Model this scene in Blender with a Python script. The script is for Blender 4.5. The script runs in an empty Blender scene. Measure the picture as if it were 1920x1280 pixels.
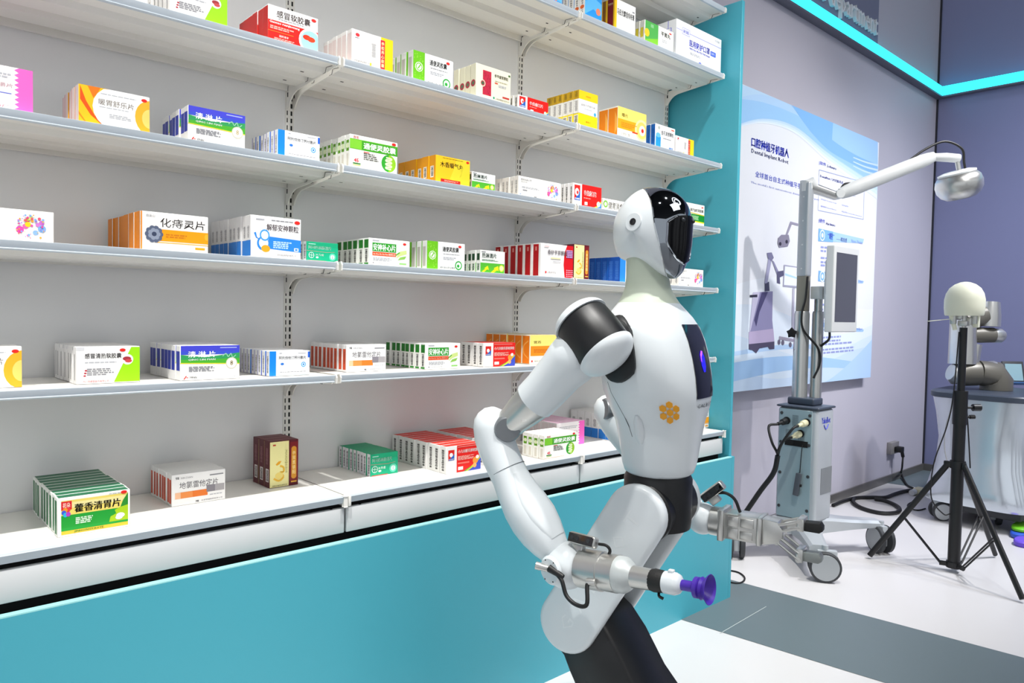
import bpy, bmesh, math, random
from mathutils import Vector, Matrix
random.seed(7)
SC = bpy.context.scene
COL = SC.collection
V = Vector
PI = math.pi

# ------------------------------------------------------------------ camera
CAM = V((-.969, -1.7216, 1.1943))
CR = V((0.7356394, -0.6771093, 0.018913))
CU = V((0.0113876, 0.0402795, 0.9991236))
CF = V((0.6772777, 0.7347793, -0.0373418))
FPX = 1383.18
cam_data = bpy.data.cameras.new('camera')
cam_data.sensor_width = 36.0
cam_data.lens = FPX / 1920 * 36.0
cam_data.clip_start = .02
cam_data.clip_end = 60
cam = bpy.data.objects.new('camera', cam_data)
COL.objects.link(cam)
cam.matrix_world = Matrix(((CR.x, CU.x, -CF.x, CAM.x), (CR.y, CU.y, -CF.y, CAM.y), (CR.z, CU.z, -CF.z, CAM.z), (0, 0, 0, 1)))
SC.camera = cam

# ------------------------------------------------------------------ world, exposure
W = bpy.data.worlds.new('hall_light')
SC.world = W
W.use_nodes = True
W.node_tree.nodes['Background'].inputs[0].default_value = (.91, .955, 1, 1)
W.node_tree.nodes['Background'].inputs[1].default_value = .74
SC.view_settings.view_transform = 'Standard'
SC.view_settings.look = 'None'
SC.view_settings.exposure = 0.26
SC.view_settings.gamma = 1.0
SC.view_settings.use_curve_mapping = False

# ------------------------------------------------------------------ large lights (track and poster spots, plus added fill lamps)
def area(name, loc, target, size, watts, color=(1, 1, 1), size_y=None):
    d = bpy.data.lights.new(name, 'AREA')
    d.shape = 'RECTANGLE'
    d.size = size
    d.size_y = size_y or size
    d.energy = watts
    d.color = color
    o = bpy.data.objects.new(name, d)
    COL.objects.link(o)
    o.location = loc
    o.rotation_euler = (V(target) - V(loc)).to_track_quat('-Z', 'Y').to_euler()
    return o

for i, x in enumerate((-1.9, -.85, .2, 1.25)):
    d = bpy.data.lights.new('track_spot', 'SPOT')
    d.energy = 315
    d.spot_size = math.radians(47)
    d.spot_blend = .9
    d.shadow_soft_size = .05
    d.color = (1, .985, .95)
    o = bpy.data.objects.new('track_spot', d)
    COL.objects.link(o)
    o.location = (x, -1.15, 4.1)
    o.rotation_euler = (V((x + .42, -.02, .6)) - o.location).to_track_quat('-Z', 'Y').to_euler()
for px_, tz in ((3.0, .9), (4.2, .5)):
    d = bpy.data.lights.new('poster_spot', 'SPOT')
    d.energy = 330 if px_ < 4 else 180
    d.spot_size = math.radians(60)
    d.spot_blend = .9
    d.shadow_soft_size = .06
    d.color = (1, .97, .95)
    o = bpy.data.objects.new('poster_spot', d)
    COL.objects.link(o)
    o.location = (px_ + .2, -2.2, 4.3)
    o.rotation_euler = (V((px_, .1, tz)) - o.location).to_track_quat('-Z', 'Y').to_euler()
d = bpy.data.lights.new('blue_fill_spot', 'SPOT')  # added bluish fill for the end wall and silver cart, cone kept low
d.energy = 450
d.spot_size = math.radians(76)
d.spot_blend = .8
d.shadow_soft_size = .35
d.color = (.80, .86, 1)
o = bpy.data.objects.new('blue_fill_spot', d)
COL.objects.link(o)
o.location = (4.0, -2.5, 4.6)
o.rotation_euler = (V((4.9, -.6, .3)) - o.location).to_track_quat('-Z', 'Y').to_euler()
area('front_fill_light', (.3, -3.4, 4.6), (.4, -.8, .6), 2.2, 58, (1, .98, .96))  # unseen area lamp added as front fill on robot and shelves

# ------------------------------------------------------------------ pixel helpers: a ray of the photograph met with a known plane
def ray(x, y):
    return CF + (x - 960) / FPX * CR - (y - 640) / FPX * CU
def onX(x, y, X):
    d = ray(x, y); return CAM + d * ((X - CAM.x) / d.x)
def onY(x, y, Y):
    d = ray(x, y); return CAM + d * ((Y - CAM.y) / d.y)
def onZ(x, y, Z):
    d = ray(x, y); return CAM + d * ((Z - CAM.z) / d.z)
def at(x, y, t):
    return CAM + ray(x, y) * t

# ------------------------------------------------------------------ materials
def lin(h):
    h = h.lstrip('#')
    out = []
    for i in (0, 2, 4):
        c = int(h[i:i + 2], 16) / 255
        out.append(c / 12.92 if c <= .04045 else ((c + .055) / 1.055) ** 2.4)
    return (*out, 1)

MATS = {}
def mat(name, color, rough=.5, metal=0, emit=0, coat=0, noise=0, nscale=30, bump=0, spec=.5):
    if name in MATS:
        return MATS[name]
    m = bpy.data.materials.new(name)
    m.use_nodes = True
    nt = m.node_tree
    b = nt.nodes['Principled BSDF']
    c = lin(color)
    b.inputs['Base Color'].default_value = c
    b.inputs['Roughness'].default_value = rough
    b.inputs['Metallic'].default_value = metal
    b.inputs['Specular IOR Level'].default_value = spec
    if coat:
        b.inputs['Coat Weight'].default_value = coat
        b.inputs['Coat Roughness'].default_value = .08
    if emit:
        b.inputs['Emission Color'].default_value = c
        b.inputs['Emission Strength'].default_value = emit
    if noise or bump:
        tc = nt.nodes.new('ShaderNodeTexCoord')
        n = nt.nodes.new('ShaderNodeTexNoise')
        n.inputs['Scale'].default_value = nscale
        n.inputs['Detail'].default_value = 3
        nt.links.new(tc.outputs['Object'], n.inputs['Vector'])
        if noise:
            mr = nt.nodes.new('ShaderNodeMapRange')
            mr.inputs['To Min'].default_value = max(.02, rough - noise)
            mr.inputs['To Max'].default_value = min(1, rough + noise)
            nt.links.new(n.outputs['Fac'], mr.inputs['Value'])
            nt.links.new(mr.outputs['Result'], b.inputs['Roughness'])
        if bump:
            bp = nt.nodes.new('ShaderNodeBump')
            bp.inputs['Strength'].default_value = bump
            bp.inputs['Distance'].default_value = .002
            nt.links.new(n.outputs['Fac'], bp.inputs['Height'])
            nt.links.new(bp.outputs['Normal'], b.inputs['Normal'])
    MATS[name] = m
    return m

def ink(color):
    return mat('print_' + color.lstrip('#'), color, rough=.42, spec=.35)

# ------------------------------------------------------------------ text as flat printed meshes (built-in font)
_font_cache = {}
def glyphs(s, bold=0):
    key = (s, bold)
    if key not in _font_cache:
        cu = bpy.data.curves.new('lettering', 'FONT')
        cu.body = s
        cu.size = 1
        cu.resolution_u = 1
        cu.offset = bold
        ob = bpy.data.objects.new('lettering', cu)
        me = ob.to_mesh()
        vs = [(v.co.x, v.co.y) for v in me.vertices]
        fs = [tuple(p.vertices) for p in me.polygons]
        ob.to_mesh_clear()
        bpy.data.objects.remove(ob)
        bpy.data.curves.remove(cu)
        if vs:
            x0 = min(v[0] for v in vs); x1 = max(v[0] for v in vs)
            y0 = min(v[1] for v in vs); y1 = max(v[1] for v in vs)
            vs = [((x - x0) / max(x1 - x0, 1e-6), (y - y0) / max(y1 - y0, 1e-6)) for x, y in vs]
        _font_cache[key] = (vs, fs)
    return _font_cache[key]

# ------------------------------------------------------------------ mesh builder
class MB:
    def __init__(s):
        s.bm = bmesh.new()
        s.mats = []
    def mi(s, m):
        if m not in s.mats:
            s.mats.append(m)
        return s.mats.index(m)
    def face(s, pts, m, smooth=False):
        try:
            f = s.bm.faces.new([s.bm.verts.new(p) for p in pts])
        except ValueError:
            return None
        f.material_index = s.mi(m)
        f.smooth = smooth
        return f
    def box(s, lo, hi, m, bevel=0, seg=2, M=None):
        lo = V(lo); hi = V(hi)
        c = (lo + hi) / 2; d = hi - lo
        g = bmesh.ops.create_cube(s.bm, size=1)
        vs = g['verts']
        for v in vs:
            v.co = V((v.co.x * d.x, v.co.y * d.y, v.co.z * d.z)) + c
        k = s.mi(m)
        fs = list({f for v in vs for f in v.link_faces})
        for f in fs:
            f.material_index = k
        if bevel:
            es = list({e for f in fs for e in f.edges})
            r = bmesh.ops.bevel(s.bm, geom=es, offset=bevel, segments=seg, profile=.5, affect='EDGES', material=k)
            vs = list({v for f in r['faces'] for v in f.verts} | {v for f in fs if f.is_valid for v in f.verts})
        if M is not None:
            for v in vs:
                v.co = M @ v.co
        return vs
    def loft(s, rings, m, caps=True, closed=True, smooth=True):
        k = s.mi(m)
        R = [[s.bm.verts.new(p) for p in r] for r in rings]
        n = len(R[0])  # teal reflection put into the connector panel's colour
        for a, b in zip(R, R[1:]):
            for i in range(n if closed else n - 1):
                j = (i + 1) % n
                try:
                    f = s.bm.faces.new((a[i], a[j], b[j], b[i]))
                    f.material_index = k; f.smooth = smooth
                except ValueError:
                    pass
        if caps and closed:
            for r, rev in ((R[0], True), (R[-1], False)):
                try:
                    f = s.bm.faces.new(list(reversed(r)) if rev else r)
                    f.material_index = k; f.smooth = False
                except ValueError:
                    pass
        return R
    def tube(s, pts, rad, m, seg=12, caps=True, flat=None):
        pts = [V(p) for p in pts]
        n = len(pts)
        if not isinstance(rad, (list, tuple)):
            rad = [rad] * n
        T = []
        for i in range(n):
            t = pts[min(i + 1, n - 1)] - pts[max(i - 1, 0)]
            T.append(t.normalized())
        up = V((0, 0, 1)) if abs(T[0].z) < .9 else V((1, 0, 0))
        if flat is not None:
            up = V(flat[0])
        x = (up - T[0] * up.dot(T[0])).normalized()
        rings = []
        for i in range(n):
            x = (x - T[i] * x.dot(T[i])).normalized()
            y = T[i].cross(x)
            k = flat[1] if flat is not None else 1
            rings.append([pts[i] + x * (math.cos(q) * rad[i]) + y * (math.sin(q) * rad[i] * k) for q in [2 * PI * j / seg for j in range(seg)]])
        s.loft(rings, m, caps)
    def cyl(s, a, b, r0, m, r1=None, seg=24, caps=True):
        s.tube([a, b], [r0, r0 if r1 is None else r1], m, seg, caps)
    def lathe(s, prof, o, axis, m, seg=28, caps=True):
        o = V(o); z = V(axis).normalized()
        h = V((0, 0, 1)) if abs(z.z) < .9 else V((1, 0, 0))
        x = (h - z * h.dot(z)).normalized(); y = z.cross(x)
        rings = [[o + z * t + (x * math.cos(q) + y * math.sin(q)) * max(r, 1e-5) for q in [2 * PI * j / seg for j in range(seg)]] for r, t in prof]
        s.loft(rings, m, caps)
    def ball(s, c, r, m, seg=24, rings=14, rot=None):
        c = V(c)
        if not isinstance(r, (list, tuple)):
            r = (r, r, r)
        R = []
        for i in range(rings + 1):
            t = PI * i / rings
            ring = []
            for j in range(seg):
                q = 2 * PI * j / seg
                p = V((r[0] * math.sin(t) * math.cos(q), r[1] * math.sin(t) * math.sin(q), -r[2] * math.cos(t)))
                if i in (0, rings):
                    p += V((math.cos(q), math.sin(q), 0)) * 1e-5
                if rot is not None:
                    p = rot @ p
                ring.append(c + p)
            R.append(ring)
        s.loft(R, m)
    def prism(s, poly, o, ux, uy, d, m, bevel=0, seg=2):
        o = V(o); ux = V(ux); uy = V(uy); d = V(d)
        k = s.mi(m)
        a = [s.bm.verts.new(o + ux * p[0] + uy * p[1]) for p in poly]
        b = [s.bm.verts.new(o + ux * p[0] + uy * p[1] + d) for p in poly]
        fs = [s.bm.faces.new(list(reversed(a))), s.bm.faces.new(b)]
        n = len(poly)
        for i in range(n):
            j = (i + 1) % n
            fs.append(s.bm.faces.new((a[i], a[j], b[j], b[i])))
        for f in fs:
            f.material_index = k
            f.smooth = bevel > 0
        if bevel:
            bmesh.ops.recalc_face_normals(s.bm, faces=fs)
            es = list(fs[0].edges) + list(fs[1].edges)
            r = bmesh.ops.bevel(s.bm, geom=es, offset=bevel, segments=seg, profile=.5, affect='EDGES', material=k)
            for f in r['faces']:
                f.smooth = True
    def text(s, t, o, ux, uy, m, bold=0):
        """lettering stretched over the parallelogram o, o+ux, o+uy"""
        vs, fs = glyphs(t, 0)
        o = V(o); ux = V(ux); uy = V(uy)
        k = s.mi(m)
        # heavier strokes: the same lettering printed twice with a hair of offset
        wide = sum(1 if ord(c) > 0x2e80 else .55 for c in t) or 1
        h = bold * 1.6 / wide
        for sh in ((-h, h) if bold > .004 else (0,)):
            bv = [s.bm.verts.new(o + ux * (x + sh) + uy * (y + (bold * .5 if sh > 0 else -bold * .5 if sh < 0 else 0))) for x, y in vs]
            for f in fs:
                try:
                    q = s.bm.faces.new([bv[i] for i in f])
                    q.material_index = k
                except ValueError:
                    pass
    def mesh(s, name, M=None, fix=True, angle=38):
        if fix:
            bmesh.ops.recalc_face_normals(s.bm, faces=s.bm.faces[:])
        if M is not None:
            bmesh.ops.transform(s.bm, matrix=M, verts=s.bm.verts[:])
        me = bpy.data.meshes.new(name)
        s.bm.to_mesh(me)
        s.bm.free()
        for m in s.mats:
            me.materials.append(m)
        me.set_sharp_from_angle(angle=math.radians(angle))
        return me
    def build(s, name, parent=None, local=False, fix=True, angle=38):
        M = None
        if parent is not None and not local:
            M = ROOT[parent.name].inverted()
        o = bpy.data.objects.new(name, s.mesh(name, M, fix, angle))
        COL.objects.link(o)
        if parent is not None:
            o.parent = parent
            ROOT[o.name] = ROOT[parent.name]
        else:
            ROOT[o.name] = Matrix()
        return o

ROOT = {}
def thing(name, M, label, cat, group=None):
    o = bpy.data.objects.new(name, None)
    COL.objects.link(o)
    o.empty_display_size = .05
    M = M if isinstance(M, Matrix) else Matrix.Translation(V(M))
    o.matrix_world = M
    ROOT[o.name] = M
    tag(o, label, cat, group)
    return o
def tag(o, label=None, cat=None, group=None, kind=None):
    if label: o['label'] = label
    if cat: o['category'] = cat
    if group: o['group'] = group
    if kind: o['kind'] = kind
    return o
def one(mb, name, label, cat, group=None, origin=None):
    """a thing that is one mesh, its origin set at its base"""
    M = Matrix.Translation(V(origin)) if origin is not None else Matrix()
    o = bpy.data.objects.new(name, mb.mesh(name, M.inverted()))
    o.matrix_world = M
    COL.objects.link(o)
    ROOT[o.name] = M
    return tag(o, label, cat, group)
def spline(ctrl, n=8):
    """Catmull-Rom through the control points"""
    c = [V(p) for p in ctrl]
    c = [c[0] * 2 - c[1]] + c + [c[-1] * 2 - c[-2]]
    out = []
    for i in range(1, len(c) - 2):
        a, b, d, e = c[i - 1:i + 3]
        for k in range(n):
            t = k / n
            out.append(.5 * ((2 * b) + (d - a) * t + (2 * a - 5 * b + 4 * d - e) * t * t + (3 * b - a - 3 * d + e) * t ** 3))
    out.append(c[-2])
    return out

# ================================================================== the setting
Mwall = mat('wall_paint', '#b6b3be', rough=.6, noise=.05, nscale=4)
Mwall2 = mat('wall_paint_blue_glow', '#7c80a4', rough=.6, noise=.05, nscale=4)  # blue glow of the LED light put into the end wall's colour
Mfloor = mat('floor_white', '#d0cece', rough=.3)
Mgrey = mat('floor_grey', '#5f6c71', rough=.42)
Mseam = mat('seam_light', '#b4bcbb', rough=.6)
Mdark = mat('hall_ceiling', '#15171b', rough=.9)
Mskirt = mat('skirting_metal', '#6e6c6a', rough=.35, metal=.4)
Mled = mat('led_cyan', '#30e8ff', rough=.4, emit=1.6)
Mledbox = mat('led_housing', '#5e6270', rough=.5)
WY = .37      # the wall behind the shelves and the poster
WX = 5.49     # the end wall
b = MB()
b.box((-6, -8, -.05), (9, WY + .1, 0), Mfloor)
# two grey bands let into the floor, with their seams
b.face([(1.485, -.077, .0012), (1.56, -.7, .0012), (1.95, -3.5, .0012), (2.55, -3.5, .0012), (2.155, -1.1, .0012), (2.0, .37, .0012), (1.47, .37, .0012)], Mgrey)
b.face([(4.74, WY, .0012), (4.86, -.4, .0012), (5.48, -.4, .0012), (5.48, WY, .0012)], Mgrey)
b.face([tuple(onZ(1349, 1187, .0016)), tuple(onZ(1351, 1187, .0016)), tuple(onZ(1437.5, 1136.5, .0016)), tuple(onZ(1436, 1136.5, .0016))], Mseam)
tag(b.build('floor'), kind='structure')
b = MB(); b.box((-5.9, WY, 0), (WX + .1, WY + .1, 5), Mwall); tag(b.build('wall_back'), kind='structure')
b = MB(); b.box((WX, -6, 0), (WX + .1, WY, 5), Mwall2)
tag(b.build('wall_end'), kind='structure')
b = MB(); b.box((-6, -7.9, 5), (WX + .1, WY + .1, 5.1), Mdark); tag(b.build('ceiling'), kind='structure')
b = MB(); b.box((WX - .012, WY - .012, .055), (WX, WY, 5), mat('corner_joint', '#20222c', rough=.7)); tag(b.build('trim_1'), kind='structure')
b = MB(); b.box((1.86, WY - .012, 0), (WX, WY, .055), Mskirt); tag(b.build('baseboard_back'), kind='structure')
b = MB(); b.box((WX - .012, -6, 0), (WX, WY - .012, .055), Mskirt); tag(b.build('baseboard_end'), kind='structure')

# unseen upright panels added to give the visor stripes to reflect
b = MB()
for k, (x, w, c) in enumerate(((-3.2, 1.4, '#20242e'), (-.9, .5, '#e8e8ea'), (.6, .9, '#20242e'), (2.1, .35, '#dfe4ec'), (3.0, .8, '#2a3040'), (4.3, .4, '#e8e8ea'), (5.2, .9, '#343a48'))):
    b.box((x, -7.5 + .2 * (k % 2), 0), (x + w, -7.4 + .2 * (k % 2), 3.4), mat('reflected_panel_' + c[1:], c, rough=.6))
tag(b.build('visor_reflection_panels'), kind='structure')

# cyan light line running round the corner
for nm, lo, hi, axis, lab in (('x', (1.9, WY - .055, 2.95), (WX - .055, WY, 3.035), 0, 'cyan LED light line along the wall above the poster'),
                              ('y', (WX - .055, -5, 2.95), (WX, WY, 3.035), 1, 'cyan LED light line running along the end wall from the corner')):
    t = thing('led_light_line', ((lo[0] + hi[0]) / 2, (lo[1] + hi[1]) / 2, lo[2]), lab, 'light', 'cyan LED light lines')
    b = MB()
    if axis == 0:
        b.box(lo, (hi[0], hi[1], lo[2] + .012), Mledbox)
        b.box((lo[0], hi[1] - .02, lo[2] + .012), hi, Mledbox)
    else:
        b.box(lo, (hi[0], hi[1], lo[2] + .012), Mledbox)
        b.box((hi[0] - .02, lo[1], lo[2] + .012), hi, Mledbox)
    b.build('housing', t)
    b = MB()
    if axis == 0:
        b.box((lo[0], lo[1] + .004, lo[2] + .013), (hi[0], hi[1] - .021, hi[2]), Mled)
    else:
        b.box((lo[0] + .004, lo[1], lo[2] + .013), (hi[0] - .021, hi[1], hi[2]), Mled)
    b.build('diffuser', t)

# department sign
t = thing('department_sign', (3.2, WY, 3.04), 'grey department sign with raised pale letters above the cyan light line', 'sign')
b = MB(); b.box((1.9, WY - .012, 3.045), (4.27, WY - .001, 3.6), mat('sign_board', '#74788f', rough=.6)); b.build('board', t)
Mlet = mat('sign_letters', '#d4dadf', rough=.45)
b = MB()
xr = 4.215; wl = 1.17; zb = 3.12; hl = .17
for dy in (WY - .034, WY - .013):
    b.text('Dental department', (xr - wl, dy, zb - .055), (wl, 0, 0), (0, 0, hl), Mlet, 0)
k = b.mi(Mlet)
# side walls of the raised letters
es = [e for e in b.bm.edges if len(e.link_faces) == 1 and e.verts[0].co.y < WY - .03]
for e in es:
    a, c = e.verts
    b.face([a.co, c.co, c.co + V((0, .021, 0)), a.co + V((0, .021, 0))], Mlet)
b.build('lettering', t)

# ring lamps and a row of downlights on the hall ceiling
Mlamp = mat('lamp_white', '#ffffff', rough=.4, emit=9)
for i, (rr, x, y) in enumerate(((1.05, 1.5, -2.6), (.7, 1.5, -2.6))):
    b = MB()
    b.tube([V((x + rr * math.cos(q), y + rr * math.sin(q), 4.85)) for q in [2 * PI * k / 48 for k in range(49)]], .045, Mlamp, 8)
    one(b, 'ring_lamp', ('large' if i == 0 else 'small') + ' white ring lamp under the dark hall ceiling', 'ceiling lamp', 'ring lamps', (x, y, 4.8))

# ================================================================== the gondola shelving
Msteel = mat('shelf_white', '#e8e6e0', rough=.38, noise=.05, nscale=8)
Mback = mat('back_panel', '#f0f0f0', rough=.5, noise=.05, nscale=3)
Mlip = mat('price_rail', '#c3ccd4', rough=.3)
Mdrw = mat('kick_panel_white', '#cfd1d2', rough=.4)
Mblk = mat('slot_black', '#050506', rough=.8)
Mteal = mat('teal_board', '#47a6b8', rough=.42, noise=.05, nscale=3)
Mteallit = mat('teal_board_lit', '#9fdcdc', rough=.4)  # paler teal: overexposed light on the ledge put into its colour
D0 = .286
UPX = (-.9, 0, .9, 1.8)
SHELF = {'S0': 2.49, 'S1': 2.2173, 'S2': 1.8438, 'S3': 1.5718, 'S4': 1.3199, 'S5': 1.0262}
DECK = .7177

t = thing('shelving_frame', (.45, D0, 0), 'light grey shelving back frame with slotted uprights behind the medicine shelves', 'shelving frame')
for x0, x1 in zip(UPX, UPX[1:]):
    b = MB(); b.box((x0 + .012, D0 + .004, .6), (x1 - .012, D0 + .02, 2.62), Mback); b.build('back_panel', t)
for x in UPX:
    b = MB()
    b.box((x - .0125, D0, 0), (x + .0125, D0 + .045, 2.62), Msteel)
    z = .76
    while z < 2.6:
        for dx, w in ((-.0075, .0030), (.0050, .0052)):
            b.face([(x + dx - w / 2, D0 - .0004, z), (x + dx + w / 2, D0 - .0004, z), (x + dx + w / 2, D0 - .0004, z + .0128), (x + dx - w / 2, D0 - .0004, z + .0128)], Mblk)
        z += .0206
    b.build('slotted_upright', t)

def bracket(b, x, z, w=.0035):
    """cantilever bracket plate in the YZ plane"""
    pts = [(D0 - .001, z - .018), (D0 - .001, z - .078), (D0 - .012, z - .080)]
    for k in range(9):
        q = k / 8
        pts.append((D0 - .014 - .062 * q ** 1.4, z - .078 + .040 * math.sin(q * PI / 2)))
    pts += [(.05, z - .026), (.012, z - .024), (-.001, z - .012), (.002, z - .004), (.012, z - .006)]
    b.prism(pts, (x - w / 2, 0, 0), (0, 1, 0), (0, 0, 1), (w, 0, 0), Msteel)
    for q in ([(.052, -.0145), (.055, -.0145), (.061, -.0275), (.058, -.0275)], [(.0575, -.0268), (.073, -.0268), (.073, -.0280), (.0575, -.0280)], [(.150, -.0145), (.153, -.0145), (.159, -.0275), (.156, -.0275)], [(.1555, -.0268), (.171, -.0268), (.171, -.0280), (.1555, -.0280)], [(.118, -.0142), (.150, -.0142), (.152, -.0154), (.118, -.0154)], [(.022, -.0175), (.052, -.0142), (.053, -.0154), (.022, -.0188)], [(D0 - .0125, -.014), (D0 - .0105, -.014), (D0 - .0105, -.031), (D0 - .0125, -.031)]):
        b.face([(x - w / 2 - .0004, yy, z + zz) for yy, zz in q], Mblk)
    b.face([(x - w / 2 - .0004, D0 - .008, z - .047), (x - w / 2 - .0004, D0 - .014, z - .047), (x - w / 2 - .0004, D0 - .014, z - .034), (x - w / 2 - .0004, D0 - .008, z - .034)], Mblk)

BAY = ('first bay', 'middle bay', 'end bay')
LEV = {'S0': 'top', 'S1': 'second highest', 'S2': 'third highest', 'S3': 'fourth highest', 'S4': 'fifth highest', 'S5': 'lowest raised'}
for key, z in SHELF.items():
    for bi in range(3):
        x0 = UPX[bi] + .0085; x1 = UPX[bi + 1] - .0085
        if key == 'S0' and bi == 0:
            continue
        t = thing('shelf', ((x0 + x1) / 2, D0, z - .02), f'{LEV[key]} white steel shelf in the {BAY[bi]} ' + ('beside the teal end panel' if bi == 2 else 'from the picture edge' if bi == 0 else 'between two slotted uprights'), 'shelf', 'white steel shelves')
        b = MB()
        prof = [(.004, z - .0005), (D0 - .004, z - .0005), (D0 - .004, z - .030), (D0 - .010, z - .030), (D0 - .012, z - .012), (D0 - .05, z - .012),
                (D0 - .058, z - .027), (D0 - .118, z - .027), (D0 - .126, z - .012), (D0 - .15, z - .012), (D0 - .158, z - .027), (D0 - .218, z - .027), (D0 - .226, z - .014),
                (.016, z - .014), (.016, z - .018), (.006, z - .018), (.004, z - .016)]
        b.prism(prof, (x0, 0, 0), (0, 1, 0), (0, 0, 1), (x1 - x0, 0, 0), Msteel)
        for xx in (x0 + .05, x1 - .05):
            for yy in (D0 - .09, D0 - .19):
                b.face([(xx - .005, yy - .003, z - .0274), (xx + .005, yy - .003, z - .0274), (xx + .005, yy + .003, z - .0274), (xx - .005, yy + .003, z - .0274)], Mblk)
        b.build('board', t)
        b = MB()
        # sloped price rail with a white bead along its lower edge
        prof = [(.006, z - .002), (-.002, z), (-.0045, z - .0008), (-.0045, z - .0022), (.0004, z - .0150), (-.0014, z - .0162), (-.0014, z - .0175), (.001, z - .0195), (.006, z - .0195)]
        b.prism(prof, (x0, 0, 0), (0, 1, 0), (0, 0, 1), (x1 - x0, 0, 0), Mlip)
        b.build('price_rail', t)
        for xx in (x0 + .001, x1 - .001):
            b = MB(); bracket(b, xx, z)
            # hooked end cap on the rail
            s = 1 if xx > (x0 + x1) / 2 else -1
            b.prism([(-.007, z - .021), (-.0085, z - .006), (-.003, z + .0025), (.008, z + .001), (.008, z - .022)], (xx - .002 + s * .0035, 0, 0), (0, 1, 0), (0, 0, 1), (.004, 0, 0), Msteel)
            b.build('bracket', t)

YB = -.0568
YF = -.048
for bi in range(3):
    x0 = UPX[bi] + .002; x1 = UPX[bi + 1] - .002
    wh = ('in the first bay from the picture edge', 'in the middle bay', 'in the end bay beside the teal panel')[bi]
    t = thing('base_shelf', ((x0 + x1) / 2, .1, DECK - .03), 'deep white base shelf ' + wh, 'shelf', 'white base shelves')
    b = MB(); b.box((x0, YB + .012, DECK - .012), (x1, D0 - .002, DECK), Msteel); b.build('board', t)
    b = MB(); b.prism([(YB + .0118, DECK + .0005), (YB, DECK + .0005), (YB - .001, DECK - .001), (YB + .0045, DECK - .0175), (YB + .0118, DECK - .0175)], (x0, 0, 0), (0, 1, 0), (0, 0, 1), (x1 - x0, 0, 0), Mlip); b.build('front_edge', t)
    for xx, s in ((x0, 1), (x1, -1)):
        b = MB(); b.box((xx - .0005, YB - .004, DECK - .026), (xx + s * .008, YB + .006, DECK + .0015), Msteel, .002, 2)
        b.box((xx, YB + .006, DECK - .0255), (xx + s * .006, D0 - .005, DECK - .0125), Msteel); b.build('end_clip', t)
    t = thing('base_drawer_front', ((x0 + x1) / 2, YF, .62), 'plain white kick panel under the base shelf ' + wh, 'panel', 'white kick panels')
    b = MB()
    b.box((x0 + .001, YF, .622), (x1 - .001, YF + .014, .6865), Mdrw, .002, 2)
    b.build('front_panel', t)
    b = MB()
    for xx in (x0 + .045, x1 - .035):
        b.lathe([(.004, 0), (.004, .0006)], (xx, YF + .008, .6866), (0, 0, 1), Mblk, 12)
    b.build('screw_hole', t)
b = MB(); b.box((-.898, -.024, .585), (1.798, D0 - .01, .618), Mblk); b.box((-.898, -.028, .585), (1.798, -.024, .691), Mblk)  # black boards in place of the shade seen through the panel gaps
one(b, 'gap_shade_boards', 'black boards standing in for shade behind the white kick panels', 'cabinet', None, (.45, .1, .58))
t = thing('teal_counter', (.5, -.07, 0), 'teal cabinet front with narrow ledge and tall teal end panel', 'cabinet')
b = MB(); b.box((-2.2, -.077, .0), (1.826, -.059, .6045), Mteal); b.build('front_panel', t)
b = MB(); b.box((-2.2, -.077, .6046), (1.826, -.059, .6075), Mteallit); b.build('ledge', t)
b = MB(); b.box((1.827, -.077, .0), (1.846, .36, .6075), Mteal); b.box((1.827, -.062, .6076), (1.846, .36, 2.515), Mteal, .0008, 1)
b.build('end_panel', t)

# ================================================================== medicine boxes
BLK = '#2b2726'; GRY = '#8d8d92'; WHT = '#fbfbf8'; RED = '#e3261e'; LGRY = '#b9bac0'
def otc(u, v):
    return [('E', u, v, .045, RED, 1.7)]
def dots(cu, cv, R):
    rnd = random.Random(3)
    out = []
    cols = ['#f0478f', '#e85cc0', '#f6a43a', '#f9d531', '#7fb2f0', '#9c7fe0', '#e95a66', '#d8d977', '#c574d6']
    big = [(-.72, -.25, .26, '#f04fb4'), (-.35, .02, .2, '#f06ab0'), (-.2, .18, .2, '#fbd722'), (-.22, .5, .15, '#ee6a5e'), (.72, -.1, .27, '#84b6f2'), (.3, -.42, .19, '#8fb8f6'),
           (.7, .35, .18, '#d36fd0'), (.45, .2, .16, '#d97fd4'), (.55, .66, .11, '#e85a78'), (.08, .45, .1, '#f6a63a'), (.05, .1, .09, '#ee5aa8')]
    for x, y, r, c in big:
        out.append(('E', cu, cv, r * R, c, 1, x * R, y * R))
    for i in range(46):
        q = rnd.uniform(0, 2 * PI); rr = R * rnd.uniform(.55, 1.0)
        out.append(('E', cu, cv, R * rnd.uniform(.03, .1), rnd.choice(cols), 1, math.cos(q) * rr, math.sin(q) * rr))
    return out
def capsule45(u, v):
    """green roundel with a pale coiled line"""
    pts = []
    for k in range(7):
        y = .17 - .055 * k
        s = 1 if k % 2 else -1
        pts.append((s * .09, y)); pts.append((-s * .09, y - .012))
    return [('E', u, v, .26, '#2f9e2c', 1), ('Eh', u, v, .26, '#8cc324', 1), ('W', u, v, pts, .022, '#e8f3c4')]
def wave(n=9, u0=0., u1=1., v0=.0, v1=1., f=lambda s: s):
    return [(u0 + (u1 - u0) * f(k / n), v0 + (v1 - v0) * k / n) for k in range(n + 1)]
SP = lambda c: [('R', .1, .06, .9, .62, c)]
BAR = [('B', .3, .14, .72, .82, '#55524e')]
P = {}
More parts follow.
